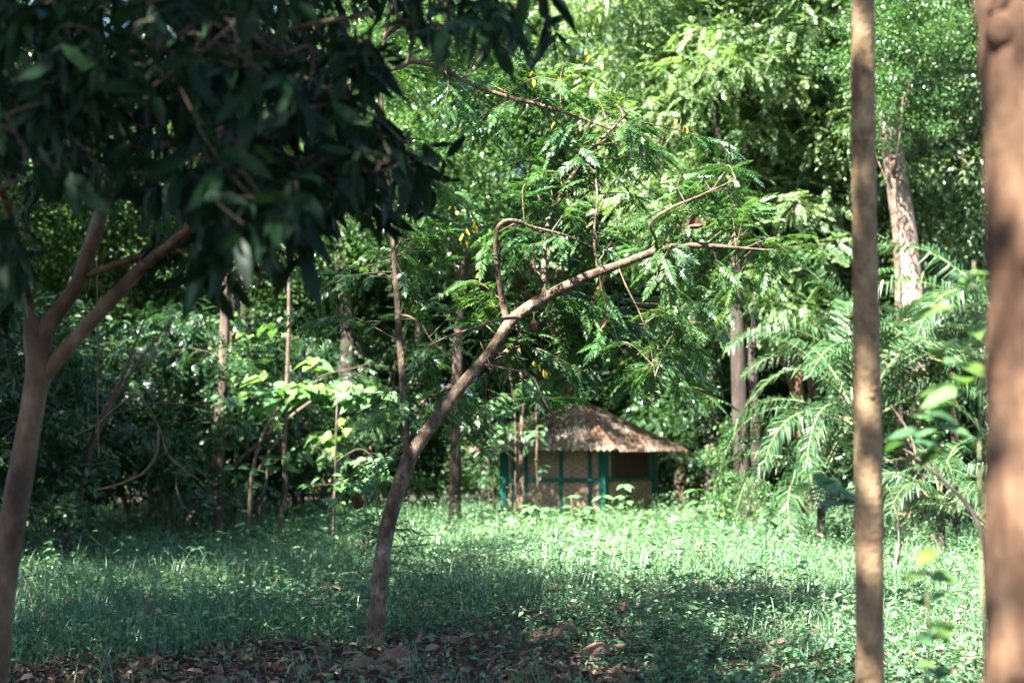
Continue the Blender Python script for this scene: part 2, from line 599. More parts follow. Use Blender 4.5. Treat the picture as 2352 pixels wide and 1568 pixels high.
# ------------------------------------------------------------------ generic tree generator
def gen_tree(seed, H, tr, cb, rx, nclump, lpc, Ts, llen, leafmat, barkmat, flat=.55, rc=(.9, 1.6), lean=.04, nlimb=7,
             pin=False, hole=0.0, droop=.35, stems=1, top=.8):
    g = np.random.default_rng(seed)
    tm, cm = MB(), MB()
    zc, rz = (H + cb) / 2, (H - cb) / 2
    nodes = []
    for s in range(stems):
        off = np.zeros(3) if stems == 1 else np.append(g.normal(0, .25, 2), 0)
        sp = lean if stems == 1 else .35
        dx, dy = g.normal(0, sp, 2)
        hs = np.array([0, .02, .2, .4, .6, top])
        pts = np.array([[off[0] + dx * H * h * (.5 + h) + g.normal(0, .012 * H * (h > .1)), off[1] + dy * H * h * (.5 + h) + g.normal(0, .012 * H * (h > .1)), H * h] for h in hs])
        pts[0, 2] = -.15
        rad = tr * np.array([1.45, 1.12, .95, .8, .6, .25])
        nodes.append(tube(tm, pts, rad, 9, 3, .05))
    nodes = np.concatenate(nodes)
    c = norm(g.normal(0, 1, (nclump * 2, 3))) * (g.uniform(0, 1, (nclump * 2, 1)) ** .42)
    c = c[:nclump] * [rx, rx, rz] + [0, 0, zc]
    if stems > 1:
        c[:, :2] *= (1 + 1.0 * np.clip(1 - c[:, 2:] / zc, 0, 1))
    c += np.array([nodes[-1][0], nodes[-1][1], 0]) * .7
    # main limbs
    limbs = []
    for i in range(nlimb):
        tgt = c[g.integers(len(c))]
        b0 = nodes[(nodes[:, 2] > cb * .55) & (nodes[:, 2] < tgt[2] + .3)]
        if len(b0) == 0:
            b0 = nodes
        b = b0[g.integers(len(b0))]
        mid = b * .5 + tgt * .5 + g.normal(0, .06 * rx, 3) + [0, 0, .08 * rx]
        limbs.append(tube(tm, [b, mid, tgt], [tr * .42, tr * .26, tr * .08], 6, 4, .04))
    allp = np.concatenate([nodes] + limbs)
    for k in range(nclump):
        d2 = ((allp - c[k]) ** 2).sum(1) + np.where(allp[:, 2] > c[k][2] + .4, 4, 0)
        b = allp[d2.argmin()]
        mid = b * .5 + c[k] * .5 + g.normal(0, .12, 3)
        tube(tm, [b, mid, c[k]], [tr * .12, tr * .09, .008], 4, 2, 0, cap=False)
        rck = g.uniform(*rc)
        n = int(lpc * g.uniform(.6, 1.4))
        o = norm(g.normal(0, 1, (n, 3)))
        rad = g.uniform(0, 1, (n, 1)) ** .45
        p = c[k] + o * rad * rck * [1, 1, flat]
        if hole > 0:
            kk = np.sin(p[:, 0] * 1.9 + seed) * np.sin(p[:, 1] * 1.7) * np.sin(p[:, 2] * 1.3 + 1) > -hole
            p, o = p[kk], o[kk]
            n = len(p)
        dd = norm(np.stack([g.normal(0, .7, n), g.normal(0, .7, n), g.normal(-droop, .35, n)], -1) + o * .6)
        nn = np.array([0, 0, 1.0]) + g.normal(0, .5, (n, 3)) + o * .35
        R = frames(dd, nn)
        base = g.normal(.5, .13)
        r = np.clip(base + g.normal(0, .16, n), 0, 1)
        sel = g.integers(0, len(Ts), n)
        for ti, T in enumerate(Ts):
            m = sel == ti
            cm.inst(T, R[m], p[m], llen * g.uniform(.65, 1.25, m.sum()), r[m])
    return tm.mesh('trunk', barkmat, True), cm.mesh('crown', leafmat)


TREE = {}
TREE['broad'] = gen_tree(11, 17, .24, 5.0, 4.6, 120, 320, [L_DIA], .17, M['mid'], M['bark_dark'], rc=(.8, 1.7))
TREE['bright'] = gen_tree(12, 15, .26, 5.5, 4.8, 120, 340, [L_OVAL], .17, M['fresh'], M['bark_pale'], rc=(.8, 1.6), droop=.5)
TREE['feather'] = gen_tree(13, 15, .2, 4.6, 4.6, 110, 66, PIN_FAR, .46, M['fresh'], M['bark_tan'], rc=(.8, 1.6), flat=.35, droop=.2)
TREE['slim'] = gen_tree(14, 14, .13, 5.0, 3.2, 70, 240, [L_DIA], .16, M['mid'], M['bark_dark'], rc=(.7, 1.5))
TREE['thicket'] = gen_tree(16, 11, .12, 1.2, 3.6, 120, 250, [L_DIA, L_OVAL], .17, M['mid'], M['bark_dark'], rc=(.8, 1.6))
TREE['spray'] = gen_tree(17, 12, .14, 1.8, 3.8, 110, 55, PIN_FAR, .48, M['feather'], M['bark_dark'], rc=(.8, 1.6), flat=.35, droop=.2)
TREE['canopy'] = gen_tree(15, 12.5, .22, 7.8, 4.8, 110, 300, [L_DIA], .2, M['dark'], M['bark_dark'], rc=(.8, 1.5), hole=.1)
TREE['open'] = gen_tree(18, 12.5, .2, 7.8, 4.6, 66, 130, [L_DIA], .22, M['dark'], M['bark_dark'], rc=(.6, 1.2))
SHRUB = {}
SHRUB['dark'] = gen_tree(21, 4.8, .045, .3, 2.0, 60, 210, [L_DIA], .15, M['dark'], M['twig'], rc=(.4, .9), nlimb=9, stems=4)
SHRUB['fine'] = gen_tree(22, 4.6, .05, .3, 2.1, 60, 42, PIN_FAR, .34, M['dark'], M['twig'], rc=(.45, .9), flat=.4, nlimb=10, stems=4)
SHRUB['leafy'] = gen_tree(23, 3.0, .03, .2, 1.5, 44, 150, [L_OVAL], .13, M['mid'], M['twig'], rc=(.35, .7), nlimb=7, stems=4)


def plant_tree(kind, loc, sc, rz, name, label, cat, group):
    tm, cm = (TREE if kind in TREE else SHRUB)[kind]
    t = thing(name, label, cat, loc, group, rz, sc)
    part('trunk' if kind in TREE else 'stems', tm, t)
    part('crown' if kind in TREE else 'foliage', cm, t)
    return t


# tall trees closing the clearing: (photo column, distance, kind, scale, label)
WOOD = [
    (-160, 40, 'broad', .95, 'tall dark-leaved tree at the shaded edge of the wood beyond the bushes'),
    (250, 44, 'slim', 1.1, 'slender dark tree rising behind the bushes and the forked trunk'),
    (560, 42, 'slim', 1.1, 'slim green tree seen between the dark hanging leaves and the saplings'),
    (1350, 46, 'feather', 1.5, 'light green feathery tree standing farther off above the hut roof'),
    (1560, 47, 'broad', .9, 'leafy tree just behind the peak of the hut roof'),
    (1880, 41, 'bright', .95, 'bright green tree with sunlit crown above the palm clump'),
    (2420, 40, 'bright', 1.0, 'sunlit tree mostly hidden by the thick brown trunk'),
    (-420, 55, 'feather', 1.2, 'feathery tree farther off at the dark end of the wood'),
    (60, 58, 'broad', 1.15, 'broad crowned tree far behind the forked trunk'),
    (430, 60, 'broad', 1.2, 'broad green tree far off behind the dark hanging leaves'),
    (880, 63, 'slim', 1.2, 'far slender tree seen past the upright stem of the leaning tree'),
    (1120, 66, 'broad', 1.05, 'far tree whose crown leaves gaps of white sky above the hut'),
    (1480, 62, 'bright', 1.2, 'far sunlit tree above the arched branch of the leaning tree'),
    (1720, 56, 'feather', 1.25, 'tall feathery tree with pale sunlit sprays behind the two dark trunks'),
    (2060, 54, 'bright', 1.3, 'tall bright tree filling the top of the picture behind the thin tan trunk'),
    (2330, 57, 'bright', 1.3, 'tall leafy tree far behind the pale thick trunk'),
    (-60, 47, 'thicket', 1.2, 'low-branched leafy tree filling the gap behind the forked trunk'),
    (160, 50, 'thicket', 1.15, 'low-branched dim tree deep in the shade behind the bushes'),
    (350, 48, 'thicket', 1.1, 'low-branched leafy tree beyond the feathery bush and brown pole trunk'),
    (640, 50, 'spray', 1.25, 'low-branched feathery tree behind the tall broad-leaved sapling'),
    (860, 52, 'thicket', 1.1, 'low-branched leafy tree between the pale trunk and the upright stem'),
    (1010, 56, 'spray', 1.15, 'low-branched feathery tree behind the straight dark trunk'),
    (1180, 53, 'thicket', .95, 'low-branched leafy tree beyond the back corner of the hut'),
    (1400, 55, 'spray', 1.2, 'low-branched feathery tree beyond the peak of the hut roof'),
    (1600, 52, 'thicket', 1.2, 'low-branched leafy tree beyond the open end of the hut'),
    (1790, 48, 'spray', 1.25, 'low-branched feathery tree between the two trunks and the palms'),
    (1960, 47, 'thicket', 1.3, 'low-branched leafy tree behind the top of the palm clump'),
    (2170, 45, 'spray', 1.2, 'low-branched feathery tree right behind the thick pale tree'),
    (2380, 46, 'thicket', 1.3, 'low-branched leafy tree partly hidden by the thick brown trunk'),
    (1690, 44.5, 'spray', .95, 'feathery young tree hanging over the end of the hut beside the two trunks'),
    (1640, 43, 'bright', 1.15, 'sunlit leafy tree above the hut end and the two trunks'),
    (1850, 37.5, 'feather', .95, 'feathery young tree with pale sprays above the arching palm fronds'),
    (2200, 36, 'bright', .85, 'bright leafy young tree beside the thick pale trunk'),
    (1190, 62, 'feather', 1.4, 'very tall feathery tree topping the gap above the leaning tree'),
    (2110, 43, 'bright', 1.25, 'pale sunlit tree filling the gap above the thick pale trunk'),
    (2720, 50, 'feather', 1.2, 'feathery tree farther off past the thick brown trunk'),
]
for i, (px, d, kind, sc, lab) in enumerate(WOOD):
    plant_tree(kind, G(px, d), sc, i * 1.37, 'forest_tree', lab, 'tree', 'tall forest trees round the clearing')

# trees whose trunks are seen: own trunk, shared kind of crown
def trunk_tree(pts, rads, d, bark, crown, csc, clabel, name='forest_tree', rz=0.0, coff=(0, 0, 0), czbase=5.0):
    w = np.array([P(x, y, d) for x, y in pts])
    base = np.array([w[0][0], d, gz(w[0][0], d)])
    t = thing(name, clabel, 'tree', base, 'tall forest trees round the clearing')
    mb = MB()
    w2 = np.vstack([[w[0][0], d, -.1], w])
    tube(mb, w2, np.concatenate([[rads[0] * 1.25], rads]), 12, 4, .04)
    # limbs reaching up into the crown
    topz = w[-1]
    for k in range(4):
        a = rng.uniform(0, 6.28)
        e = topz + np.array([math.cos(a) * .9, math.sin(a) * .9, rng.uniform(1.0, 2.4)])
        tube(mb, [topz - [0, 0, rng.uniform(.1, 1.2)], (topz + e) / 2 + rng.normal(0, .4, 3), e], [rads[-1] * .45, rads[-1] * .25, .02], 7, 3, .04)
    o = mb.build('trunk', M[bark], t, True, base)
    c = part('crown', TREE[crown][1], t)
    c.scale = (csc, csc, csc)
    c.location = tuple(topz - base + np.array(coff) - np.array([0, 0, czbase * csc]))
    c.rotation_euler = (0, 0, rz)
    return t


trunk_tree([(2108, 1190), (2100, 800), (2080, 560), (2062, 420), (2045, 310), (2020, 120)], [.36, .33, .3, .27, .25, .2], 33, 'bark_pale', 'bright', .95,
           'thick pale-barked tree leaning behind the palms, patched with sunlight', coff=(.6, .5, -.3), rz=1.0)
trunk_tree([(1708, 1190), (1698, 900), (1690, 650), (1680, 350)], [.2, .19, .17, .12], 34, 'bark_shaded', 'feather', .9,
           'rough-barked trunk with shade put into its bark colour beside the palm fronds, the darker of the close pair', rz=2.2, coff=(-.4, 0, .4))
trunk_tree([(1742, 1200), (1735, 950), (1728, 700), (1765, 500), (1752, 320)], [.15, .13, .11, .09, .07], 35.5, 'bark_shaded', 'bright', .7,
           'thinner trunk of the close pair left of the palm fronds', rz=.4, coff=(.3, 0, .2))
trunk_tree([(1045, 1160), (1047, 1000), (1052, 800), (1062, 600)], [.15, .14, .13, .1], 36.0, 'bark_dark', 'broad', .66,
           'straight dark trunk left of the hut under the leaning tree', rz=3.2, coff=(-1.3, .3, -.6))
trunk_tree([(792, 1170), (795, 900), (800, 760), (785, 620), (770, 400)], [.3, .26, .23, .19, .15], 42, 'bark_shaded', 'broad', .95,
           'broad trunk with bark coloured dark for shade, seen between the saplings and the upright stem', rz=4.0)
trunk_tree([(962, 1165), (962, 900), (958, 650), (955, 380)], [.12, .115, .1, .08], 46, 'bark_pale', 'slim', .95,
           'thin pale straight trunk beside the upright stem of the leaning tree', rz=5.1)
trunk_tree([(2068, 1200), (2064, 700), (2056, 500), (2050, 350)], [.09, .08, .07, .05], 31, 'bark_lean', 'slim', .5,
           'slim pinkish stem close beside the thick pale tree behind the palms', rz=1.1)
trunk_tree([(500, 1212), (503, 1000), (512, 860), (520, 640), (525, 420)], [.14, .125, .11, .1, .07], 29, 'bark_dark', 'slim', .6,
           'straight brown pole-like trunk at the dark edge, beside the broad-leaved saplings', rz=2.7)

# trees added out of view to shade and dapple the foreground and left side
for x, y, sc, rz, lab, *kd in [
    (-6.6, 1.6, .95, .3, 'dark canopy tree added for shade over the long-leaved branches, out of view'),
    (-8.2, 8.6, 1.0, 1.9, 'loose canopy tree added for dappled shade beside the forked trunk, crown overhead', 'open'),
    (-14.5, 18.0, 1.1, 3.3, 'dark canopy tree added for shade over the shaded bushes'),
    (-15.5, 28, 1.2, 4.4, 'dark canopy tree added for shade at the far end of the shaded bushes'),
    (-5.4, -1.8, 1.0, 3.9, 'loose canopy tree added for dappled shade right over the camera', 'open'),
    (-10.4, 4.2, 1.05, 5.6, 'loose canopy tree added for dappled shade beside the long-leaved branches', 'open'),
    (-7.7, 4.3, 1.0, 3.0, 'loose canopy tree added for dappled shade close above the long-leaved branches', 'open'),
    (-15.5, 35, 1.2, 1.4, 'dark canopy tree added for shade beyond the far end of the shaded bushes'),
    (-8.4, 15.8, .95, 4.9, 'loose canopy tree added for shading the grass at the left of the leaning tree', 'open'),
    (-13.0, 20.2, 1.0, .6, 'loose canopy tree added for shading the grass in front of the saplings', 'open'),
    (-11.0, 12.6, 1.0, 2.6, 'loose canopy tree added for dappled shade between the forked trunk and the shaded bushes', 'open'),
    (-3.2, -6.8, 1.0, 5.2, 'dark canopy tree added for dappled shade behind the photographer', 'open'),
    (5.2, -5.5, 1.0, .9, 'dark canopy tree added for shading the thick brown trunk', 'open'),
]:
    plant_tree(kd[0] if kd else 'canopy', (x, y, 0), sc, rz, 'added_canopy_tree', lab, 'tree', 'canopy trees added overhead for shade')

# far wood: one continuous mass of foliage seen through the gaps
def make_far_wood():
    mb = MB()
    n = 230000
    a = rng.uniform(-.62, .62, n)
    d = rng.uniform(72, 88, n)
    x, y = np.sin(a) * d * 1.15, np.cos(a) * d
    top = 15.0 + 4.5 * np.sin(a * 17) + 3.0 * np.sin(a * 41 + 1) - 8.5 * np.exp(-((a + .03) / .05) ** 2) - 7 * np.exp(-((a - .1) / .045) ** 2)
    z = rng.uniform(0, 1, n) * np.maximum(top, 3)
    lump = np.sin(x * 1.1) * np.sin(y * .9) * np.sin(z * 1.3 + x * .3)
    k = lump > -.25
    x, y, z = x[k], y[k], z[k]
    N = len(x)
    dd = norm(np.stack([rng.normal(0, 1, N), rng.normal(0, 1, N), rng.normal(-.3, .4, N)], -1))
    R = frames(dd, np.array([0, -.4, 1.0]) + rng.normal(0, .5, (N, 3)))
    mb.inst(L_DIA, R, np.stack([x, y, z], -1), rng.uniform(.25, .5, N), np.clip(rng.normal(.5, .2, N), 0, 1))
    o = mb.build('far_wood', M['fresh'])
    o['kind'] = 'stuff'


make_far_wood()

# ------------------------------------------------------------------ shrubs
SH = [
    # dark bushes on the shady side
    (-150, 21, 'dark', 1.0, 'dark bush at the shaded side behind the forked trunk'),
    (90, 24, 'fine', 1.05, 'dark fine-leaved bush just beyond the forked trunk'),
    (-40, 30, 'dark', 1.15, 'tall dark bush farther back behind the fine-leaved bush'),
    (270, 33, 'fine', 1.2, 'feathery dark bush below the long diagonal limb'),
    (200, 34, 'dark', 1.2, 'dark bush deep in the shade behind the feathery ones'),
    (410, 31, 'fine', 1.1, 'feathery bush next to the straight brown trunk'),
    (420, 38, 'dark', 1.3, 'tall dark bush behind the straight brown trunk'),
    (600, 37, 'dark', 1.15, 'dark bush behind the forked thin sapling'),
    (700, 41, 'fine', 1.2, 'fine dark bush behind the tall broad-leaved sapling'),
    (860, 43, 'dark', 1.2, 'dark bush behind the foot of the upright stem'),
    # behind the hut
    (970, 47, 'dark', 1.3, 'dark bush in the gap between leaning tree and hut'),
    (1120, 46, 'dark', 1.15, 'dark bush at the back corner of the hut'),
    (1270, 50, 'fine', 1.5, 'tall fine-leaved bush behind the hut roof'),
    (1420, 49, 'leafy', 2.0, 'leafy bush showing over the peak of the roof'),
    (1580, 48, 'dark', 1.3, 'dark bush behind the open side of the hut'),
    (1760, 41, 'leafy', 1.0, 'leafy bush beside the hut and the two trunks'),
    (1850, 45, 'dark', 1.2, 'dark bush between the two trunks and the palms'),
    (1930, 38, 'dark', 1.35, 'dark bush behind the palm clump'),
    (2120, 37, 'fine', 1.4, 'fine bush behind the thick pale tree'),
    (2290, 34, 'dark', 1.3, 'dark bush beyond the feather palms near the thick brown trunk'),
    (2480, 32, 'leafy', 1.8, 'leafy bush hidden behind the thick brown trunk'),
    (1700, 31.5, 'leafy', .45, 'low bush at the foot of the two trunks'),
]
for i, (px, d, kind, sc, lab) in enumerate(SH):
    plant_tree(kind, G(px, d), sc, i * 2.1, 'shrub', lab, 'bush', 'bushes at the edge of the clearing')


# ------------------------------------------------------------------ the hut
def make_hut():
    c0 = np.array([2.5, 39.0])                      # near corner
    th = math.radians(31)
    s = 3.15
    ex = np.array([-math.cos(th), math.sin(th)])     # along the left wall
    ey = np.array([math.sin(th), math.cos(th)])      # along the right wall
    ctr = c0 + (ex + ey) * s / 2
    root = thing('hut', 'small square hut of woven bamboo panels with green frame and rusty corrugated pyramid roof', 'hut', (*ctr, 0))
    org = np.array([*ctr, 0])
    wa = math.atan2(ex[1], ex[0])
    H = 2.0
    # woven panel material
    m = bpy.data.materials.new('woven_bamboo')
    m.use_nodes = True
    t = m.node_tree
    pr = t.nodes["Principled BSDF"]
    pr.inputs["Roughness"].default_value = .75
    L = t.links.new
    at = t.nodes.new("ShaderNodeAttribute")
    at.attribute_name = "r"
    cr = t.nodes.new("ShaderNodeValToRGB")
    cr.color_ramp.elements[0].color = (.16, .1, .066, 1)
    cr.color_ramp.elements[1].color = (.5, .34, .23, 1)
    nz = t.nodes.new("ShaderNodeTexNoise")
    nz.inputs["Scale"].default_value = 2.2
    nz.inputs["Detail"].default_value = 5
    tc = t.nodes.new("ShaderNodeTexCoord")
    L(tc.outputs["Object"], nz.inputs["Vector"])
    ad = t.nodes.new("ShaderNodeMath")
    ad.operation = 'MULTIPLY_ADD'
    ad.inputs[1].default_value = .7
    ad.inputs[2].default_value = -.35
    L(nz.outputs["Fac"], ad.inputs[0])
    ad2 = t.nodes.new("ShaderNodeMath")
    L(ad.outputs[0], ad2.inputs[0])
    L(at.outputs["Fac"], ad2.inputs[1])
    L(ad2.outputs[0], cr.inputs[0])
    L(cr.outputs[0], pr.inputs["Base Color"])
    M['weave'] = m
    M['opening'] = mat_noise('dark_boards', [(.03, .014, .01), (.06, .03, .02)], 5, (1, 1, 6), rough=.8, bump=.3)

    def wall(o2, e, nrm, name_l, win=False):
        """woven wall from corner o2 along e"""
        mb = MB()
        # twill weave: each band is its own slightly raised slip of bamboo, horizontal and vertical in steps
        cell = .075
        nu, nv = int(s / cell), int(H / cell)
        e3, n3 = np.array([*e, 0]), np.array([*nrm, 0])
        o3 = np.array([*o2, 0.0])
        for iu in range(0, nu):
            for iv in range(0, nv):
                horiz = ((iu + iv * 2) % 4) < 2
                ph = rng.uniform(.1, .9) * .5 + (.4 if horiz else .12) * rng.uniform(.7, 1.2)
                for k in range(2):
                    if horiz:
                        u0, u1 = iu * cell, (iu + 1) * cell
                        v0, v1 = (iv + k / 2) * cell, (iv + k / 2 + .46) * cell
                    else:
                        u0, u1 = (iu + k / 2) * cell, (iu + k / 2 + .46) * cell
                        v0, v1 = iv * cell, (iv + 1) * cell
                    dz = .006 if horiz else .0
                    pts = [o3 + e3 * u + n3 * dz + np.array([0, 0, v]) for u, v in ((u0, v0), (u1, v0), (u1, v1), (u0, v1))]
                    mb.add(pts, [[0, 1, 2, 3]], r=min(1, ph))
        # backing board
        b = o3 - n3 * .02
        mb.add([b, b + e3 * s, b + e3 * s + [0, 0, H], b + [0, 0, H]], [[0, 1, 2, 3]], r=.05)
        mb.build('wall_panel', M['weave'], root, False, org)

    n_left = np.array([-ey[0], -ey[1]])   # outward of the left wall
    n_right = np.array([-ex[0], -ex[1]])
    wall(c0, ex, n_left, 'l')
    wall(c0, ey, n_right, 'r')
    wall(c0 + ey * s, ex, -n_left, 'b')
    wall(c0 + ex * s, ey, -n_right, 's')

    def bar(o2, e, nrm, u0, u1, v0, v1, name='frame_bar', out=.045, mat='green_paint', parent=root):
        mb = MB()
        ce = o2 + e * (u0 + u1) / 2 + nrm * (out / 2 + .004)
        box(mb, (*ce, (v0 + v1) / 2), ((u1 - u0) / 2, out / 2, (v1 - v0) / 2), math.atan2(e[1], e[0]))
        return mb.build(name, M[mat], parent, False, org)

    # left wall: posts as fractions of the wall from the near corner
    for f in (.13, .415, .775, .905):
        bar(c0, ex, n_left, f * s - .05, f * s + .05, .2, 1.02, 'post')
        bar(c0, ex, n_left, f * s - .05, f * s + .05, 1.12, H, 'post')
    bar(c0, ex, n_left, 0.1, s - .08, 1.02, 1.12, 'rail', .055)
    bar(c0, ex, n_left, -.03, s + .03, -.05, .2, 'plinth', .07)
    # right wall
    bar(c0, ey, n_right, .47 * s - .05, .47 * s + .05, .2, 1.02, 'post')
    bar(c0, ey, n_right, 0.1, s - .08, 1.02, 1.12, 'rail', .055)
    bar(c0, ey, n_right, -.03, s + .03, -.05, .2, 'plinth', .07)
    wn = bar(c0, ey, n_right, .2 * s, .87 * s, 1.13, H - .02, 'window', .02, 'opening')
    for f in (.16, .9):
        bar(c0, ey, n_right, f * s - .05, f * s + .05, 1.12, H, 'window_frame', .05, 'green_paint', wn)
    # corner posts
    for cc in (c0, c0 + ex * s, c0 + ey * s, c0 + (ex + ey) * s):
        mb = MB()
        box(mb, (*cc, H / 2), (.105, .105, H / 2 + .03), wa)
        mb.build('corner_post', M['green_paint'], root, False, org)
    # the roof: four corrugated faces
    k = 1.47
    apex = np.array([*(ctr + np.array([.02, 0])), 3.3])
    cor = [np.array([*(ctr + k * (q - ctr)), 1.86]) for q in (c0, c0 + ex * s, c0 + (ex + ey) * s, c0 + ey * s)]
    m = bpy.data.materials.new('rusty_corrugated_iron')
    m.use_nodes = True
    t = m.node_tree
    L = t.links.new
    pr = t.nodes["Principled BSDF"]
    pr.inputs["Roughness"].default_value = .6
    pr.inputs["Metallic"].default_value = .15
    tc = t.nodes.new("ShaderNodeTexCoord")
    nz = t.nodes.new("ShaderNodeTexNoise")
    nz.inputs["Scale"].default_value = 1.7
    nz.inputs["Detail"].default_value = 8
    nz.inputs["Roughness"].default_value = .7
    L(tc.outputs["Object"], nz.inputs["Vector"])
    cr = t.nodes.new("ShaderNodeValToRGB")
    e = cr.color_ramp.elements
    e[0].position, e[0].color = .33, (.06, .028, .017, 1)
    e[1].position, e[1].color = .68, (.23, .205, .18, 1)
    x = e.new(.45)
    x.color = (.085, .055, .035, 1)
    x = e.new(.57)
    x.color = (.16, .13, .1, 1)
    L(nz.outputs["Fac"], cr.inputs[0])
    L(cr.outputs[0], pr.inputs["Base Color"])
    M['rust'] = m
    M['rust_cap'] = mat_noise('rusted_ridge', [(.07, .03, .018), (.15, .075, .045), (.2, .15, .12)], 3, rough=.7, bump=.2)
    roof = None
    for i in range(4):
        a, b = cor[i], cor[(i + 1) % 4]
        ed = b - a
        Lw = np.linalg.norm(ed)
        ed /= Lw
        mid = (a + b) / 2
        up = apex - mid
        Hs = np.linalg.norm(up)
        up /= Hs
        nn = norm(np.cross(ed, up))
        if nn[2] < 0:
            nn = -nn
        mb = MB()
        nu = 240
        us = np.linspace(0, 1, nu + 1)
        nvv = 10
        V = []
        for v in np.linspace(0, 1, nvv + 1):
            lo, hi = a * (1 - v) + apex * v, b * (1 - v) + apex * v
            w_ = lo + (hi - lo) * us[:, None]
            uu = (w_ - a) @ ed
            w_ = w_ + nn * (np.sin(uu / .19 * 2 * math.pi) * .036 + .02 * np.sin(v * 3 + us[:, None][:, 0] * 5))[:, None]
            V.append(w_)
        V = np.concatenate(V)
        ii = np.arange(nvv)[:, None] * (nu + 1)
        jj = np.arange(nu)[None]
        q = np.stack([ii + jj, ii + jj + 1, ii + nu + 2 + jj, ii + nu + 1 + jj], -1).reshape(-1, 4)
        mb.add(V, q)
        roof = mb.build('roof', M['rust'], root, True, org)
    # ridge caps on the hips
    for i in range(4):
        a = cor[i]
        mb = MB()
        d = norm(apex - a)
        pa, pb = cor[(i + 1) % 4], cor[(i - 1) % 4]
        e1, e2 = norm(pa - a), norm(pb - a)
        e1, e2 = norm(e1 - d * e1.dot(d)), norm(e2 - d * e2.dot(d))
        rows = []
        for tt in np.linspace(0, 1.0, 9):
            c = a + (apex - a) * tt + np.array([0, 0, .035])
            rows += [c + e1 * .17 + [0, 0, .005], c + np.array([0, 0, .05]), c + e2 * .17 + [0, 0, .005]]
        q = []
        for j in range(8):
            q += [[3 * j, 3 * j + 1, 3 * j + 4, 3 * j + 3], [3 * j + 1, 3 * j + 2, 3 * j + 5, 3 * j + 4]]
        mb.add(rows, q)
        mb.build('ridge_cap', M['rust_cap'], root, False, org)
    # dead leaves lying on the roof
    mb = MB()
    for i in (0, 3):
        a, b = cor[i], cor[(i + 1) % 4]
        n = 1100
        v = rng.beta(1.3, 2.2, n)
        u = rng.uniform(0.04, .96, n)
        p = (a * (1 - u)[:, None] + b * u[:, None]) * (1 - v)[:, None] + apex * v[:, None]
        kk = patch_noise(p[:, 0] * 2.5, p[:, 2] * 4 + p[:, 1], 1.5, 31) > (.42 if i == 0 else .36)
        p = p[kk]
        n = len(p)
        nn = norm(np.cross(b - a, apex - a))
        if nn[2] < 0:
            nn = -nn
        dd = rng.normal(0, 1, (n, 3))
        dd -= (dd @ nn)[:, None] * nn
        mb.inst(T_leaf(.25, .2, .28, .66, .4, .2), frames(dd + nn * .1, nn + rng.normal(0, .25, (n, 3))), p + nn * rng.uniform(.03, .05, (n, 1)), rng.uniform(.07, .15, n), np.clip(rng.beta(2, 2.4, n), 0, 1))
    o = mb.build('roof_leaf_litter', M['dead'])
    o['kind'] = 'stuff'


make_hut()


# ------------------------------------------------------------------ the leaning tree in the middle
def px_branch(mb, pts, d, wid, n=9, k=5, lump=.04):
    """branch measured in the photo: points (x, y[, depth offset]); widths in view pixels"""
    w = np.array([P(p[0], p[1], d + (p[2] if len(p) > 2 else 0)) for p in pts])
    wid = np.interp(np.linspace(0, 1, len(pts)), np.linspace(0, 1, len(wid)), wid)
    r = wid * K / F_PX * d / 2 * .84
    return tube(mb, w, r, n, k, lump)


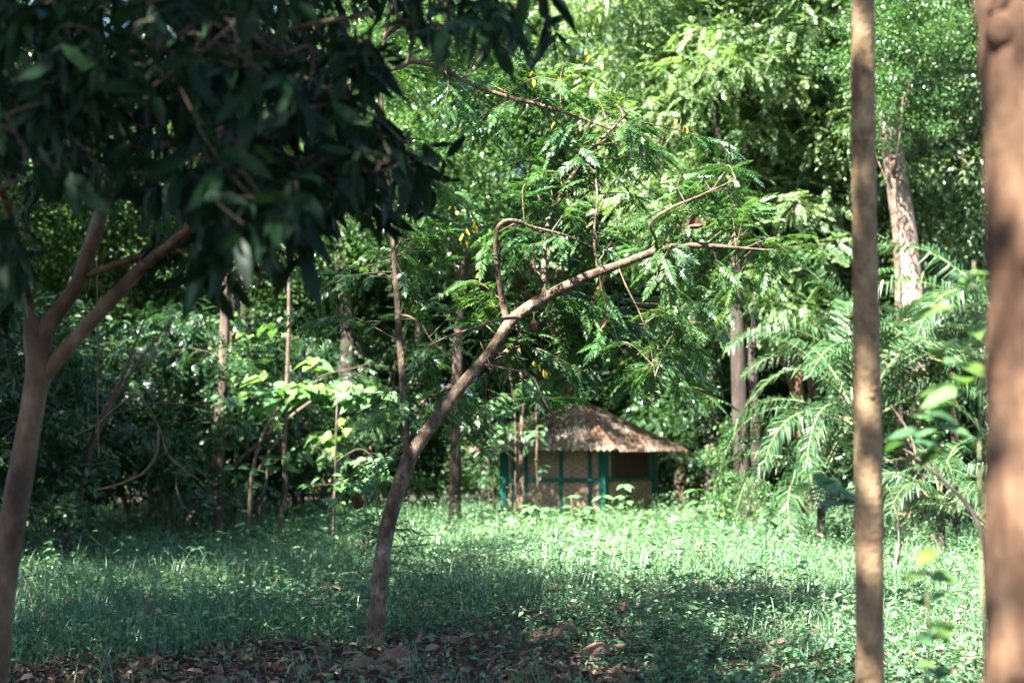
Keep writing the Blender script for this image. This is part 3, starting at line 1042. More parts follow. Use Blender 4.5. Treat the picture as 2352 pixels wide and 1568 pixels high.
def leaning_tree():
    d = 12.6
    base = G(858, d)
    root = thing('leaning_tree', 'slender tree leaning over the clearing, grey-brown trunk and sprays of feathery leaves', 'tree', base)
    paths = []

    def br(name, pts, wid, n=10, k=5, dd=d):
        mb = MB()
        p = px_branch(mb, pts, dd, wid, n, k)
        mb.build(name, M['bark_lean'], root, True, base)
        paths.append(p)
        return p

    br('trunk', [(852, 1540), (858, 1480), (868, 1390), (878, 1280), (897, 1180), (930, 1080), (955, 1025), (1003, 962), (1060, 885), (1112, 826), (1142, 785), (1178, 732), (1245, 686), (1335, 640), (1420, 608), (1525, 571), (1600, 563), (1690, 568), (1792, 577)],
       [92, 60, 47, 43, 43, 42, 40, 36, 34, 32, 32, 32, 30, 27, 24, 20, 15, 10, 5], 14, 5)
    br('branch', [(945, 1060), (934, 1020), (930, 960, .05), (925, 870, .1), (917, 760, .2), (909, 640, .3), (903, 560, .35), (894, 450, .4), (884, 320, .45), (876, 240, .5), (876, 165, .5)], [30, 24, 21, 20, 19, 17, 15, 14, 13, 12, 11])
    br('branch', [(876, 180, .5), (880, 110, .5), (888, 68, .5), (896, 0, .5), (905, -90, .5)], [12, 12, 12, 12, 10])
    br('branch', [(888, 76, .5), (915, 60, .4), (960, 8, .3), (1010, -60, .2)], [10, 15, 14, 11])
    br('branch', [(878, 200, .5), (870, 165, .4), (930, 150, .2), (945, 105, .1), (958, 72, 0), (1000, 55, -.1), (1060, 62, -.2), (1130, 80, -.2)], [11, 12, 13, 14, 14, 12, 9, 5])
    br('branch', [(925, 150, .2), (950, 142, .2), (1010, 155, .2), (1075, 190, .2), (1160, 220, .2), (1250, 243, .2), (1340, 272, .2), (1400, 296, .2)], [11, 12, 12, 12, 11, 10, 7, 4])
    br('branch', [(876, 190, .5), (850, 160, .4), (820, 175, .3), (790, 200, .2), (740, 215, 0)], [10, 12, 11, 9, 5])
    br('branch', [(1166, 738), (1156, 700), (1146, 640, -.1), (1138, 575, -.15), (1142, 528, -.2), (1160, 508, -.2), (1190, 508, -.15), (1220, 520, -.1), (1300, 540, 0), (1370, 572, .2)], [22, 17, 15, 13, 13, 13, 12, 9, 6, 3])
    br('branch', [(1252, 680), (1249, 640), (1250, 580, .1), (1258, 520, .15), (1284, 458, .2), (1310, 410, .2), (1345, 358, .3), (1400, 300, .3), (1440, 262, .4)], [20, 15, 14, 14, 13, 12, 10, 8, 5])
    br('branch', [(1378, 622), (1368, 590), (1365, 530, .1), (1372, 460, .1), (1366, 380, .2)], [10, 8, 7, 6, 3])
    br('branch', [(1508, 574), (1505, 545, -.1), (1494, 512, -.2), (1540, 478, -.2), (1600, 452, -.2), (1690, 412, -.2)], [9, 9, 8, 8, 6, 4])
    br('branch', [(1008, 958), (1006, 935, -.05), (998, 914, -.1), (985, 910, -.15), (974, 925, -.2), (968, 955, -.2), (972, 985, -.2)], [13, 10, 9, 8, 6, 4, 3])
    br('branch', [(1118, 852), (1150, 822, .15), (1180, 790, .3), (1205, 755, .45), (1250, 745, .6), (1320, 742, .8), (1420, 765, 1.0)], [20, 18, 15, 13, 11, 9, 5])
    br('branch', [(1195, 728, -.1), (1150, 733, -.25), (1090, 752, -.35), (1030, 772, -.4), (960, 806, -.4)], [9, 8, 7, 6, 3])
    br('branch', [(920, 722, .2), (945, 728, .15), (970, 748, .1), (992, 782, .1), (1040, 830, .1)], [7, 6, 6, 5, 3])
    br('branch', [(1420, 612), (1440, 660, -.2), (1470, 720, -.3), (1490, 780, -.4), (1500, 830, -.4), (1505, 870, -.4)], [4, 4, 3.5, 3, 2, 1.5])
    br('branch', [(1105, 835), (1160, 845, -.2), (1220, 862, -.3), (1250, 920, -.4), (1275, 960, -.4)], [7, 6, 5, 4, 3])
    allp = np.concatenate(paths)
    # sprays of pinnate leaves: twigs grow from the nearest branch to spots where the photo shows foliage
    blobs = [(1150, 610, 130, 14), (1300, 560, 120, 14), (1420, 690, 120, 12), (1250, 800, 120, 16), (1410, 830, 110, 13), (1520, 730, 120, 12), (1620, 640, 110, 10),
             (1040, 880, 90, 9), (1300, 935, 55, 6), (1200, 420, 140, 14), (1350, 430, 110, 9), (1500, 470, 110, 9), (1660, 560, 110, 9), (1760, 600, 90, 6),
             (1000, 560, 90, 9), (950, 640, 80, 6), (1300, 300, 130, 10), (1150, 320, 110, 9), (1040, 240, 110, 9), (1590, 850, 90, 6), (1560, 800, 100, 8), (720, 660, 90, 7),
             (1100, 960, 70, 6), (820, 930, 60, 4), (1420, 250, 90, 6), (1600, 420, 90, 6), (1330, 760, 90, 9), (1450, 560, 80, 6), (1080, 700, 70, 6), (960, 120, 120, 7), (1150, 80, 120, 8),
             (1180, 740, 70, 5), (940, 1205, 40, 3), (840, 1110, 60, 5), (1700, 480, 80, 5), (1000, 420, 90, 6), (1240, 200, 100, 7)]
    tw = MB()
    lv = MB()
    yl = MB()
    tpl = [[] for _ in PIN_NEAR]
    for bx, by, br_, cnt in blobs:
        for c in range(max(2, round(cnt * .86))):
            a, rr = rng.uniform(0, 6.28), br_ * math.sqrt(rng.uniform(0, 1))
            e = P(bx + math.cos(a) * rr * 1.2, by + math.sin(a) * rr, d + abs(rng.normal(.25, .75)) * (1 if rng.random() < .975 else -.6))
            dist = ((allp - e) ** 2).sum(1)
            cand = np.where(dist < max(dist.min() * 1.6, .35))[0]
            b = allp[rng.choice(cand)]
            ln = np.linalg.norm(e - b)
            if ln < .3:
                e = b + norm(e - b + rng.normal(0, .1, 3)) * .45
                ln = .45
            mid = (b + e) / 2 + rng.normal(0, .06 * ln + .02, 3) + [0, 0, .1 * ln]
            path = tube(tw, [b, mid, e], [.005 + .0015 * ln, .004, .002], 5, 6, 0, cap=False)
            m = int(rng.integers(8, 14))
            f = np.sort(rng.uniform(.3, 1.0, m)) * (len(path) - 1)
            i0 = np.minimum(f.astype(int), len(path) - 2)
            pos = path[i0] + (path[i0 + 1] - path[i0]) * (f - i0)[:, None]
            tan = norm(path[i0 + 1] - path[i0])
            side = norm(np.cross(tan, [0, 0, 1.0])) * np.where(np.arange(m) % 2, 1, -1)[:, None]
            dd = norm(tan * .55 + side * .8 + np.stack([rng.normal(0, .25, m), rng.normal(0, .25, m), rng.normal(-.12, .25, m)], -1))
            up = np.array([0, 0, 1.0]) + rng.normal(0, .35, (m, 3))
            R = frames(dd, up)
            ls = rng.uniform(.15, .29, m)
            base_r = np.clip(rng.normal(.42, .16), 0, 1)
            sel = rng.integers(0, len(PIN_NEAR), m)
            for ti in range(len(PIN_NEAR)):
                k = sel == ti
                lv.inst(PIN_NEAR[ti], R[k], pos[k], ls[k], np.clip(base_r + rng.normal(0, .1, k.sum()), 0, 1))
    for x, y in [(1350, 130), (1370, 165), (1215, 170), (1290, 180), (1290, 270), (1080, 520), (1070, 545), (1090, 500), (1560, 270), (1060, 530), (1230, 830), (1255, 845), (1570, 290), (1100, 620), (1045, 480)]:
        n = 2
        p = np.array([P(x + rng.normal(0, 6), y + rng.normal(0, 8), d + .1) for _ in range(n)])
        dd = norm(np.stack([rng.normal(0, .5, n), rng.normal(0, .5, n), -np.ones(n)], -1))
        yl.inst(L_OVAL, frames(dd, rdir(n)), p, rng.uniform(.05, .085, n), rng.uniform(0, 1, n))
    tw.build('twigs', M['bark_lean'], root, True, base)['kind'] = 'stuff'
    lv.build('crown', M['feather'], root, False, base)
    yl.build('yellow_leaves', M['yellow'], root, False, base)


leaning_tree()

# curled dead leaves caught on the leaning tree
DL = [(1142, 574, .11, 'dark curled dead leaf caught on the arched branch'), (1222, 612, .12, 'dark crumpled dead leaf hanging between the two upright branches'),
      (1274, 630, .09, 'narrow dark dead leaf hanging just above the leaning trunk'), (1386, 742, .1, 'dark dead leaf dangling below the leaning trunk, over the hut'),
      (822, 1148, .2, 'large grey-brown curled dead leaf hanging low beside the leaning trunk'), (1600, 512, .17, 'pale brown boat-shaped dead leaf lying on the leaning trunk near its tip'),
      (1228, 745, .12, 'grey folded dead leaf tucked behind the fork of the leaning trunk'), (915, 1365, .2, 'dark pointed dead leaf standing in the grass beside the leaning trunk')]
for x, y, s_, lab in DL:
    mb = MB()
    p = P(x, y, 12.5)
    dd = norm(np.array([[rng.normal(0, .5), rng.normal(0, .3), -1.0]]))
    if y > 1300:
        dd = np.array([[.35, 0, .95]])
        p = np.array([p[0] - .03, 12.9, gz(p[0], 12.9) + .02])
    if x == 1600:
        dd = np.array([[-1, 0, .1]])
    R = frames(dd, np.array([[rng.normal(0, .4), -1, .3]]))
    for k in range(3):
        mb.inst(T_leaf(.26, .22, .3, .66, .9 - .5 * k, .3 + .25 * k), R, [p - dd[0] * s_ * .4 + rng.normal(0, .006, 3)], s_ * (1 - .12 * k), .25 + .1 * k)
    if y < 1300:
        b = p - dd[0] * s_ * .4
        tube(mb, [b, b - dd[0] * s_ * .25 + [.01, .05, .04], b + [.0, .1, s_ * .6]], [.003, .003, .002], 4, 2, r=.2)
    tag(mb.build('dead_leaf', M['dead'], None, False, p), lab, 'dead leaf', 'dead leaves caught on the leaning tree')


# ------------------------------------------------------------------ forked tree with long dark leaves
def forked_tree():
    d = 7.6
    base = np.array([P(-30, 1560, d)[0], d, 0])
    root = thing('forked_tree', 'smooth brown tree forking low, its long drooping leaves coloured dark for deep shade', 'tree', base)
    paths = []

    def br(name, pts, wid, n=12, dd=d):
        mb = MB()
        p = px_branch(mb, pts, dd, wid, n, 5, .06)
        mb.build(name, M['bark_forked'], root, True, base)
        paths.append(p)

    br('trunk', [(-38, 1740), (-18, 1560), (2, 1380), (28, 1200), (55, 1050), (78, 920), (90, 840), (84, 780), (78, 735)], [100, 84, 78, 74, 68, 62, 74, 70, 52])
    br('branch', [(84, 850), (92, 790), (110, 750), (140, 706), (178, 650), (203, 580), (222, 520), (246, 440, .1), (270, 350, .1), (300, 240, .1), (330, 120, .2)], [56, 58, 52, 44, 42, 42, 40, 36, 32, 26, 18])
    br('branch', [(80, 885), (106, 852), (140, 815), (200, 748), (270, 672), (330, 610), (380, 570, -.2), (440, 520, -.4), (520, 440, -.6), (590, 320, -.7), (640, 240, -.8)], [46, 50, 44, 40, 38, 34, 30, 26, 22, 18, 14])
    br('branch', [(196, 634), (230, 620), (290, 598), (350, 583), (420, 576, -.3), (520, 590, -.6)], [24, 20, 19, 17, 12, 8])
    br('branch', [(74, 760), (68, 690), (50, 620, -.3), (30, 520, -.7), (0, 430, -1.1), (-60, 330, -1.4)], [26, 24, 22, 20, 17, 14])
    br('branch', [(262, 380, .1), (330, 300, -.3), (430, 200, -.9), (540, 120, -1.5), (700, 60, -2.0), (860, 30, -2.3)], [24, 20, 17, 14, 11, 8])
    br('branch', [(330, 120, .2), (200, 40, -.4), (60, -60, -1.0)], [18, 14, 10])
    br('branch', [(520, 440, -.6), (640, 400, -1.1), (780, 380, -1.4), (900, 410, -1.6)], [18, 14, 9, 6])
    br('branch', [(540, 120, -1.5), (700, 180, -1.6), (850, 260, -1.7), (930, 330, -1.8)], [14, 11, 8, 5])
    allp = np.concatenate(paths)
    tw, lv = MB(), MB()
    # where the photo is covered by the long dark leaves: (x, y, rx, ry, clusters)
    zones = [(230, 110, 320, 160, 90), (590, 110, 250, 140, 60), (120, 310, 190, 130, 34), (400, 320, 230, 140, 50), (650, 350, 190, 130, 44), (540, 480, 180, 70, 26),
             (480, 590, 130, 50, 8), (640, 560, 100, 50, 8), (800, 290, 110, 150, 18), (850, 450, 110, 80, 12), (1005, 430, 20, 50, 2), (930, 80, 110, 80, 7), (1080, 50, 110, 60, 7), (1190, 70, 90, 70, 5),
             (15, 600, 35, 80, 6), (10, 780, 22, 80, 2), (30, 930, 20, 40, 1), (200, 430, 120, 50, 6), (0, 150, 150, 260, 34), (480, 640, 60, 40, 4), (780, 400, 110, 120, 14), (950, 400, 40, 50, 3), (350, -120, 450, 110, 40), (800, -100, 350, 90, 18)]
    for cx, cy_, rx, ry, cnt in zones:
        for c in range(int(cnt * (1.2 if cy_ < 0 else 1.4))):
            a, rr = rng.uniform(0, 6.28), math.sqrt(rng.uniform(0, 1)) * rng.choice([1, 1, 1.2])
            x, y = cx + math.cos(a) * rr * rx, cy_ + math.sin(a) * rr * ry
            dep = rng.uniform(4.6, 9.2) if x < 700 else rng.uniform(5.2, 8.2)
            e = P(x, y - 25, dep)
            dist = ((allp - e) ** 2).sum(1)
            cand = np.where(dist < max(dist.min() * 1.3, .03))[0]
            b = allp[rng.choice(cand)]
            mid = (b + e) / 2 + rng.normal(0, .06, 3) + [0, 0, .1]
            dl = np.linalg.norm(e - b)
            if dl > 1.3:                      # too far from any limb: keep the cluster close to its twig
                e = b + (e - b) * rng.uniform(.75, 1)
            mid = mid + rng.normal(0, .05 * dl, 3) - [0, 0, .08]
            tp_ = tube(tw, [b, b * .65 + mid * .35 + rng.normal(0, .03, 3), mid, e], [.007, .005, .004, .002], 5, 3, 0, cap=False)
            allp = np.vstack([allp, tp_[2:]])
            m = int(rng.integers(9, 15))
            ax = norm(e - b + np.array([0, 0, -.3]))
            az = rng.uniform(0, 6.28, m)
            s1 = norm(np.cross(ax, [0.3, .2, 1.0]))
            s2 = np.cross(ax, s1)
            dd = norm(ax * .45 + np.cos(az)[:, None] * s1 + np.sin(az)[:, None] * s2 + np.stack([np.zeros(m), np.zeros(m), rng.normal(-.6, .55, m)], -1))
            up = np.array([0, 0, 1.0]) + rng.normal(0, .8, (m, 3))
            pos = e + ax * rng.uniform(-.1, .06, m)[:, None]
            sc = rng.gamma(8, .0165, m).clip(.05, .23)
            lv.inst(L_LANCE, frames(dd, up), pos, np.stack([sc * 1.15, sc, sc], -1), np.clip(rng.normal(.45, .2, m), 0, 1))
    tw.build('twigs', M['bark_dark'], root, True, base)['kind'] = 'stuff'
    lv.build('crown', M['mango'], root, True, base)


forked_tree()


# ------------------------------------------------------------------ the two trunks close to the camera
def near_trunk(name, label, pts, rads, d, bark, crown_sc, crz):
    base = np.array([P(pts[0][0], pts[0][1], d)[0], d, 0])
    root = thing(name, label, 'tree', base)
    mb = MB()
    w = [P(x, y, d) for x, y in pts]
    tp = w[-1]
    dirn = norm(w[-1] - w[-2])
    w = [np.array([base[0], d, -.2])] + w + [tp + dirn * 2.5 + [.1, -.1, 0], tp + dirn * 5.0 + [.1, -.4, .2]]
    r = [rads[0] * 1.2] + list(rads) + [rads[-1] * .8, rads[-1] * .5]
    p = tube(mb, w, r, 28, 16, .022)
    for k in range(7):
        q = p[int(rng.integers(8, len(p) * 2 // 3))]
        a_ = rng.uniform(3.4, 6.0)
        dv = np.array([math.cos(a_), math.sin(a_), .25])
        tube(mb, [q + dv * rads[3] * .7, q + dv * rads[3] * 1.0, q + dv * rads[3] * 1.12], [rads[3] * .38, rads[3] * .24, rads[3] * .1], 8, 3, .1)
    mb.build('trunk', M[bark], root, True, base)
    c = part('crown', TREE['open'][1], root)
    c.scale = (crown_sc,) * 3
    c.rotation_euler = (0, 0, crz)
    c.location = tuple(p[-1] - base - np.array([0, 0, 8.2 * crown_sc]))


near_trunk('thin_tree', 'thin straight tan trunk close to the camera, dappled with light', [(2003, 1690), (1998, 1560), (1996, 1200), (1992, 900), (1988, 650), (1983, 350), (1982, 0), (1980, -200)],
           [.06, .059, .058, .056, .0545, .051, .048, .047], 6.0, 'bark_thin', .5, 2.0)
M['bark_thick'] = mat_noise('bark_brown_thick', [(.02, .01, .006), (.055, .028, .015), (.09, .049, .027), (.12, .075, .047)], 5, (1.5, 1.5, .5), rough=.85, bump=.8)
near_trunk('thick_tree', 'thick brown trunk at the picture edge with soft patches of sun', [(2462, 1700), (2452, 1560), (2448, 1200), (2450, 900), (2450, 600), (2436, 300), (2424, 0), (2415, -200)],
           [.2, .198, .196, .196, .195, .193, .192, .19], 3.6, 'bark_thick', .7, .5)


# ------------------------------------------------------------------ saplings with broad leaves
def sapling(label, stem, swid, branches, leaves, d, leafT, lsize, leafmat='broad', bark='twig', group='broad-leaved saplings', cat='sapling', name='sapling', flatness=.25):
    base = G(stem[0][0], d)
    root = thing(name, label, cat, base, group)
    mb = MB()
    st = [(stem[0][0], stem[0][1])] + list(stem)
    w = np.array([P(x, y, d) for x, y in stem])
    w[0] = base - [0, 0, .05]
    r = np.interp(np.linspace(0, 1, len(stem)), np.linspace(0, 1, len(swid)), swid) * K / F_PX * d / 2
    paths = [tube(mb, w, r, 8, 5, .04)]
    for pts, wd in branches:
        paths.append(px_branch(mb, pts, d, wd, 6, 4))
    allp = np.concatenate(paths)
    lv = MB()
    for x, y, rx, ry, n, rmean in leaves:
        a, rr = rng.uniform(0, 6.28, n), np.sqrt(rng.uniform(0, 1, n))
        spots = [P(x + math.cos(a[i]) * rr[i] * rx, y + math.sin(a[i]) * rr[i] * ry, d + rng.normal(0, .25 * d / 25)) for i in range(n)]
        spots.sort(key=lambda p_: ((allp - p_) ** 2).sum(1).min())
        for p in spots:
            b = allp[((allp - p) ** 2).sum(1).argmin()]
            if np.linalg.norm(b - p) > .05:
                pp = tube(mb, [b, (b + p) / 2 + [0, 0, .02] + rng.normal(0, .02, 3), p], [.005 * d / 25, .004 * d / 25, .0025 * d / 25], 4, 2, 0, cap=False)
                allp = np.vstack([allp, pp[1:]])
            dd = norm(np.array([rng.normal(0, 1), rng.normal(0, .8) - .3, rng.normal(-.35 if flatness > .2 else -.08, .25 if flatness > .2 else .14)]))
            up = norm(np.array([0, -.25, 1.0]) + rng.normal(0, flatness, 3))
            lv.inst(leafT, frames(dd[None], up), p[None], rng.uniform(.7, 1.2) * lsize, np.clip(rng.normal(rmean, .15), 0, 1))
    mb.build('stem', M[bark], root, True, base)
    lv.build('foliage', M[leafmat], root, False, base)
    return root


sapling('tall thin sapling with wide flat leaves in the sun, middle of the shaded grass edge',
        [(645, 1215), (648, 1170), (656, 1120), (653, 1050), (657, 930), (661, 840), (664, 720), (664, 600), (668, 420)], [14, 12, 10, 7],
        [([(661, 905), (700, 896), (760, 895), (820, 890), (870, 900)], [5, 4, 2]), ([(661, 895), (700, 878), (760, 855), (810, 845), (850, 832)], [4, 3, 2]), ([(658, 915), (620, 925), (580, 930)], [6, 3]), ([(668, 925), (700, 975), (740, 1020), (770, 1050)], [6, 5, 3]),
         ([(664, 780), (700, 770), (740, 745)], [5, 3]), ([(664, 775), (630, 770), (590, 760)], [5, 3]), ([(655, 1050), (630, 1055), (615, 1045)], [4, 2])],
        [(780, 905, 110, 28, 75, .55), (700, 890, 60, 20, 26, .55), (590, 912, 80, 25, 36, .55), (740, 1030, 50, 40, 26, .6), (640, 1058, 35, 25, 7, .3), (720, 830, 20, 20, 5, .9), (590, 870, 50, 20, 6, .8), (650, 760, 60, 25, 8, .6),
         (660, 560, 50, 60, 12, .5), (640, 480, 60, 80, 16, .6), (790, 965, 14, 14, 2, 1.0)], 28, L_HEART, .33)
sapling('pale forked sapling rising from the grass left of the tall broad-leaved one',
        [(572, 1215), (575, 1150), (580, 1080), (592, 1030), (610, 985), (640, 935)], [12, 9, 6],
        [([(583, 1090), (605, 1060), (630, 1020), (645, 985)], [7, 5, 3])], [(560, 1080, 40, 20, 6, .3), (620, 960, 40, 20, 5, .5)], 27, L_HEART, .26)
sapling('crooked brown stem bent over at the grass edge behind the forked sapling',
        [(585, 1185), (592, 1200), (600, 1150), (612, 1100), (622, 1000), (640, 960)], [9, 8, 4], [], [(630, 950, 30, 20, 4, .2)], 29.5, L_HEART, .2)
sapling('thin upright sapling with round pale leaf clusters beside the upright stem',
        [(766, 1200), (768, 1140), (771, 1050), (773, 960), (776, 900)], [6, 4],
        [([(771, 1060), (800, 1040), (830, 1030), (860, 1050)], [4, 2]), ([(770, 1055), (740, 1030), (710, 1025)], [4, 2])],
        [(830, 1085, 55, 40, 55, .5), (800, 1110, 40, 20, 20, .5), (860, 1060, 40, 25, 20, .5), (740, 1110, 40, 14, 8, .2), (770, 1150, 16, 8, 3, .8)], 25, L_OVAL, .2)
sapling('leafy vine-hung sapling with bright green heart leaves in the shaded wood',
        [(535, 1205), (540, 1050), (535, 900), (530, 760)], [6, 4], [([(532, 800), (510, 780), (485, 770)], [4, 2])],
        [(520, 770, 55, 55, 40, .8), (560, 900, 40, 40, 12, .5), (430, 1080, 60, 40, 10, .2), (390, 840, 40, 50, 8, .6)], 30, L_HEART, .24)
sapling('pair-stemmed young tree with big drooping leaves in front of the hut wall',
        [(1197, 1205), (1200, 1120), (1197, 1040), (1200, 920), (1192, 800)], [13, 12, 9, 6],
        [([(1183, 1200), (1184, 1100), (1184, 1000), (1180, 920), (1168, 840)], [7, 6, 6, 4]), ([(1190, 1010), (1150, 985), (1100, 970), (1065, 960)], [4, 3]), ([(1197, 1015), (1230, 1000), (1260, 1005)], [4, 3])],
        [(1085, 965, 35, 12, 12, .55), (1120, 990, 50, 25, 24, .5), (1150, 945, 60, 40, 30, .4), (1210, 1000, 40, 30, 16, .35), (1250, 985, 35, 20, 4, .4), (1130, 1025, 35, 14, 8, .3), (1200, 900, 60, 40, 26, .3)], 34.5, L_OVAL, .3, bark='bark_lean')
sapling('slight curved sapling with few leaves at the back corner of the hut',
        [(1140, 1175), (1132, 1120), (1124, 1070), (1118, 1040)], [6, 4], [], [(1105, 1050, 35, 30, 14, .25), (1130, 1010, 30, 20, 8, .3)], 38, L_OVAL, .28)
sapling('thin stem standing against the bamboo wall between two green posts',
        [(1238, 1200), (1236, 1120), (1232, 1060), (1234, 1000), (1230, 920)], [6, 5, 4], [], [(1240, 1070, 12, 25, 6, .2), (1232, 990, 15, 30, 8, .3)], 37, L_OVAL, .2)

# ------------------------------------------------------------------ plants close to the camera at the right
sapling('blurred climbing plant with broad bright green leaves against the thick trunk',
        [(2246, 1320), (2250, 1150), (2252, 950), (2246, 800), (2240, 660), (2236, 600)], [6, 5, 4],
        [([(2246, 800), (2200, 795), (2150, 800)], [3, 2]), ([(2240, 660), (2190, 665), (2150, 675)], [3, 2]), ([(2250, 905), (2190, 925), (2130, 940)], [3, 2])],
        [(2200, 640, 50, 20, 6, .8), (2150, 675, 30, 15, 3, .6), (2220, 690, 40, 20, 3, .8), (2150, 800, 30, 8, 3, .85), (2210, 830, 40, 8, 3, .8), (2190, 905, 60, 25, 5, .7), (2160, 960, 70, 40, 7, .5), (2220, 740, 30, 12, 3, .7), (2080, 1000, 60, 25, 5, .3), (2170, 1035, 35, 14, 3, .9)],
        5.2, L_OVAL, .16, group='plants close to the camera', bark='stem_green', cat='plant', name='climbing_plant', flatness=.14)
sapling('blurred upright plant with pale leaves tiered along a straight stem low beside the trunk',
        [(2136, 1720), (2134, 1560), (2132, 1430), (2128, 1340), (2126, 1275)], [7, 5, 4], [],
        [(2130, 1270, 38, 10, 4, .9), (2125, 1320, 38, 8, 4, .6), (2130, 1375, 55, 8, 5, .45), (2165, 1425, 34, 10, 3, .9), (2110, 1470, 50, 12, 4, .3), (2130, 1530, 60, 10, 4, .3)],
        4.9, L_HEART, .085, group='plants close to the camera', bark='stem_green', cat='plant', name='tiered_plant', flatness=.15)
sapling('dull green large-leaved plant peeping past the thin tan trunk',
        [(1990, 1400), (1975, 1300), (1958, 1200), (1940, 1120)], [5, 4, 3], [([(1960, 1100), (1910, 1105), (1880, 1100)], [3, 2])],
        [(1925, 1135, 30, 25, 3, .15), (1895, 1100, 30, 15, 3, .25), (1850, 1112, 10, 8, 1, .95), (1945, 1160, 25, 15, 2, .1), (1930, 1015, 40, 6, 2, .6)], 6.6, L_HEART, .105, group='plants close to the camera', cat='plant', name='large_leaved_plant')


def bare_branch():
    d = 8.0
    mb = MB()
    base = P(2262, 1300, d)
    px_branch(mb, [(2270, 1420, .2), (2262, 1260), (2240, 1190), (2215, 1150), (2180, 1115), (2140, 1080), (2100, 1045), (2075, 1030)], d, [13, 12, 11, 9, 7, 4], 8, 5)
    px_branch(mb, [(2105, 1052), (2095, 1010), (2075, 970), (2045, 930)], d, [7, 5, 3], 6, 4)
    px_branch(mb, [(2160, 1098), (2145, 1060), (2120, 1030), (2100, 1015)], d, [5, 3, 2], 5, 4)
    px_branch(mb, [(2090, 1052), (2050, 1055), (2020, 1068)], d, [4, 3], 5, 4)
    o = mb.build('bare_branch', M['bark_pale'], None, True, base)
    tag(o, 'pale forked leafless branch slanting in front of the palms beside the thick trunk', 'branch')


bare_branch()


# ------------------------------------------------------------------ palms
def frond_mesh(L=2.4, pairs=42, ll=.42, arch=.9, seed=0, vee=.5, mats=None):
    g = np.random.default_rng(seed)
    mb = MB()
    t = np.linspace(0, 1, 14)
    y = L * (t - .22 * arch * t ** 3)
    z = L * (.62 * t - .85 * arch * t ** 2.3)
    pts = np.stack([np.zeros_like(t), y, z], -1)
    path = tube(mb, pts, np.interp(t, [0, 1], [.022, .004]), 5, 3, 0, r=.75, mi=1)
    tt = np.linspace(.16, .995, pairs)
    f = tt * (len(path) - 1)
    i0 = np.minimum(f.astype(int), len(path) - 2)
    pos = path[i0] + (path[i0 + 1] - path[i0]) * (f - i0)[:, None]
    tan = norm(path[i0 + 1] - path[i0])
    nrm = norm(np.cross(np.array([1.0, 0, 0]), tan))
    lens = ll * np.interp(tt, [.1, .3, .6, .9, 1], [.6, 1, 1, .65, .4]) * g.uniform(.7, 1.15, pairs)
    for s in (-1, 1):
        n = pairs
        dd = norm(np.array([s, 0, 0]) * .9 + tan * (.45 + .5 * tt[:, None]) + nrm * vee * g.normal(.3, .22, (n, 1)) + g.normal(0, .08, (n, 3)))
        # two-segment drooping leaflet
        w = .013 + .007 * g.random(n)
        sd = norm(norm(np.cross(dd, nrm)) + g.normal(0, .3, (n, 3)))
        a = pos
        m = pos + dd * (lens * .5)[:, None]
        e = m + norm(dd * .6 + np.array([0, 0, -1.25]) * g.uniform(.55, 1.3, (n, 1)))* (lens * .5)[:, None]
        V = np.stack([a - sd * (w * .5)[:, None], a + sd * (w * .5)[:, None], m + sd * w[:, None], m - sd * w[:, None], e], 1)
        k = np.arange(n)[:, None] * 5
        mb.add(V.reshape(-1, 3), k + np.array([[0, 1, 2, 3]]), k + np.array([[3, 2, 4]]), np.repeat(np.clip(g.normal(.5, .2, n), 0, 1), 5), 0)
    return mb.mesh('frond', [M['palm'], M['stem_green']])


FROND = [frond_mesh(3.1, 54, .6, .8, 1), frond_mesh(2.8, 50, .56, 1.05, 2), frond_mesh(3.3, 56, .66, .65, 3)]


def palm(label, loc, stemh, nf, sc, seed, tilt=(.1, 1.0), az=None):
    g = np.random.default_rng(seed)
    root = thing('palm', label, 'palm', loc, 'feather palms by the clearing')
    mb = MB()
    tube(mb, [[0, 0, -.1], [.03, 0, stemh * .5], [.05, .02, stemh]], [.09, .08, .07], 9, 4, .06)
    tr = mb.build('trunk', M['bark_dark'], root, True)
    for i in range(nf):
        o = part('frond', FROND[int(g.integers(3))], root)
        a = (i * 2.399 + g.normal(0, .2)) if az is None else g.uniform(*az)
        o.location = (.05 + g.normal(0, .05), .02 + g.normal(0, .05), stemh + g.uniform(-.2, .1))
        pit = g.uniform(*tilt)
        o.rotation_euler = (pit - .15, g.normal(0, .15), a)
        s_ = sc * g.uniform(.8, 1.15)
        o.scale = (s_,) * 3
    return root


palm('large sunlit feather palm with fronds arching over the grass beside the thin tan trunk', G(1965, 25.5), 2.3, 23, 1.08, 1, (-.4, 1.1))
palm('low feather palm with drooping fronds between the thin and thick trunks', G(2150, 23), 1.0, 11, .75, 2, (-.2, .8))
palm('tall feather palm half hidden behind the thick brown trunk', G(2320, 27), 4.2, 16, 1.15, 3, (-.5, .9))
palm('feather palm behind the sunlit one at the foot of the pale tree', G(1990, 29.5), 3.4, 16, 1.1, 4, (-.5, 1.1))
palm('feather palm whose fronds hang before the pale tree trunk', G(2190, 28), 3.6, 12, .95, 5, (-.6, .8))
palm('low feather palm crowding the foot of the thick brown trunk', G(2265, 21.5), .8, 10, .65, 6, (-.2, .7))
palm('shorter feather palm tucked under the large sunlit one', G(1880, 27.5), 1.3, 15, .95, 8, (-.4, .9))
palm('palm at the dark corner behind the hut with hanging grey fronds', G(1600, 43.5), 1.2, 12, .75, 7)


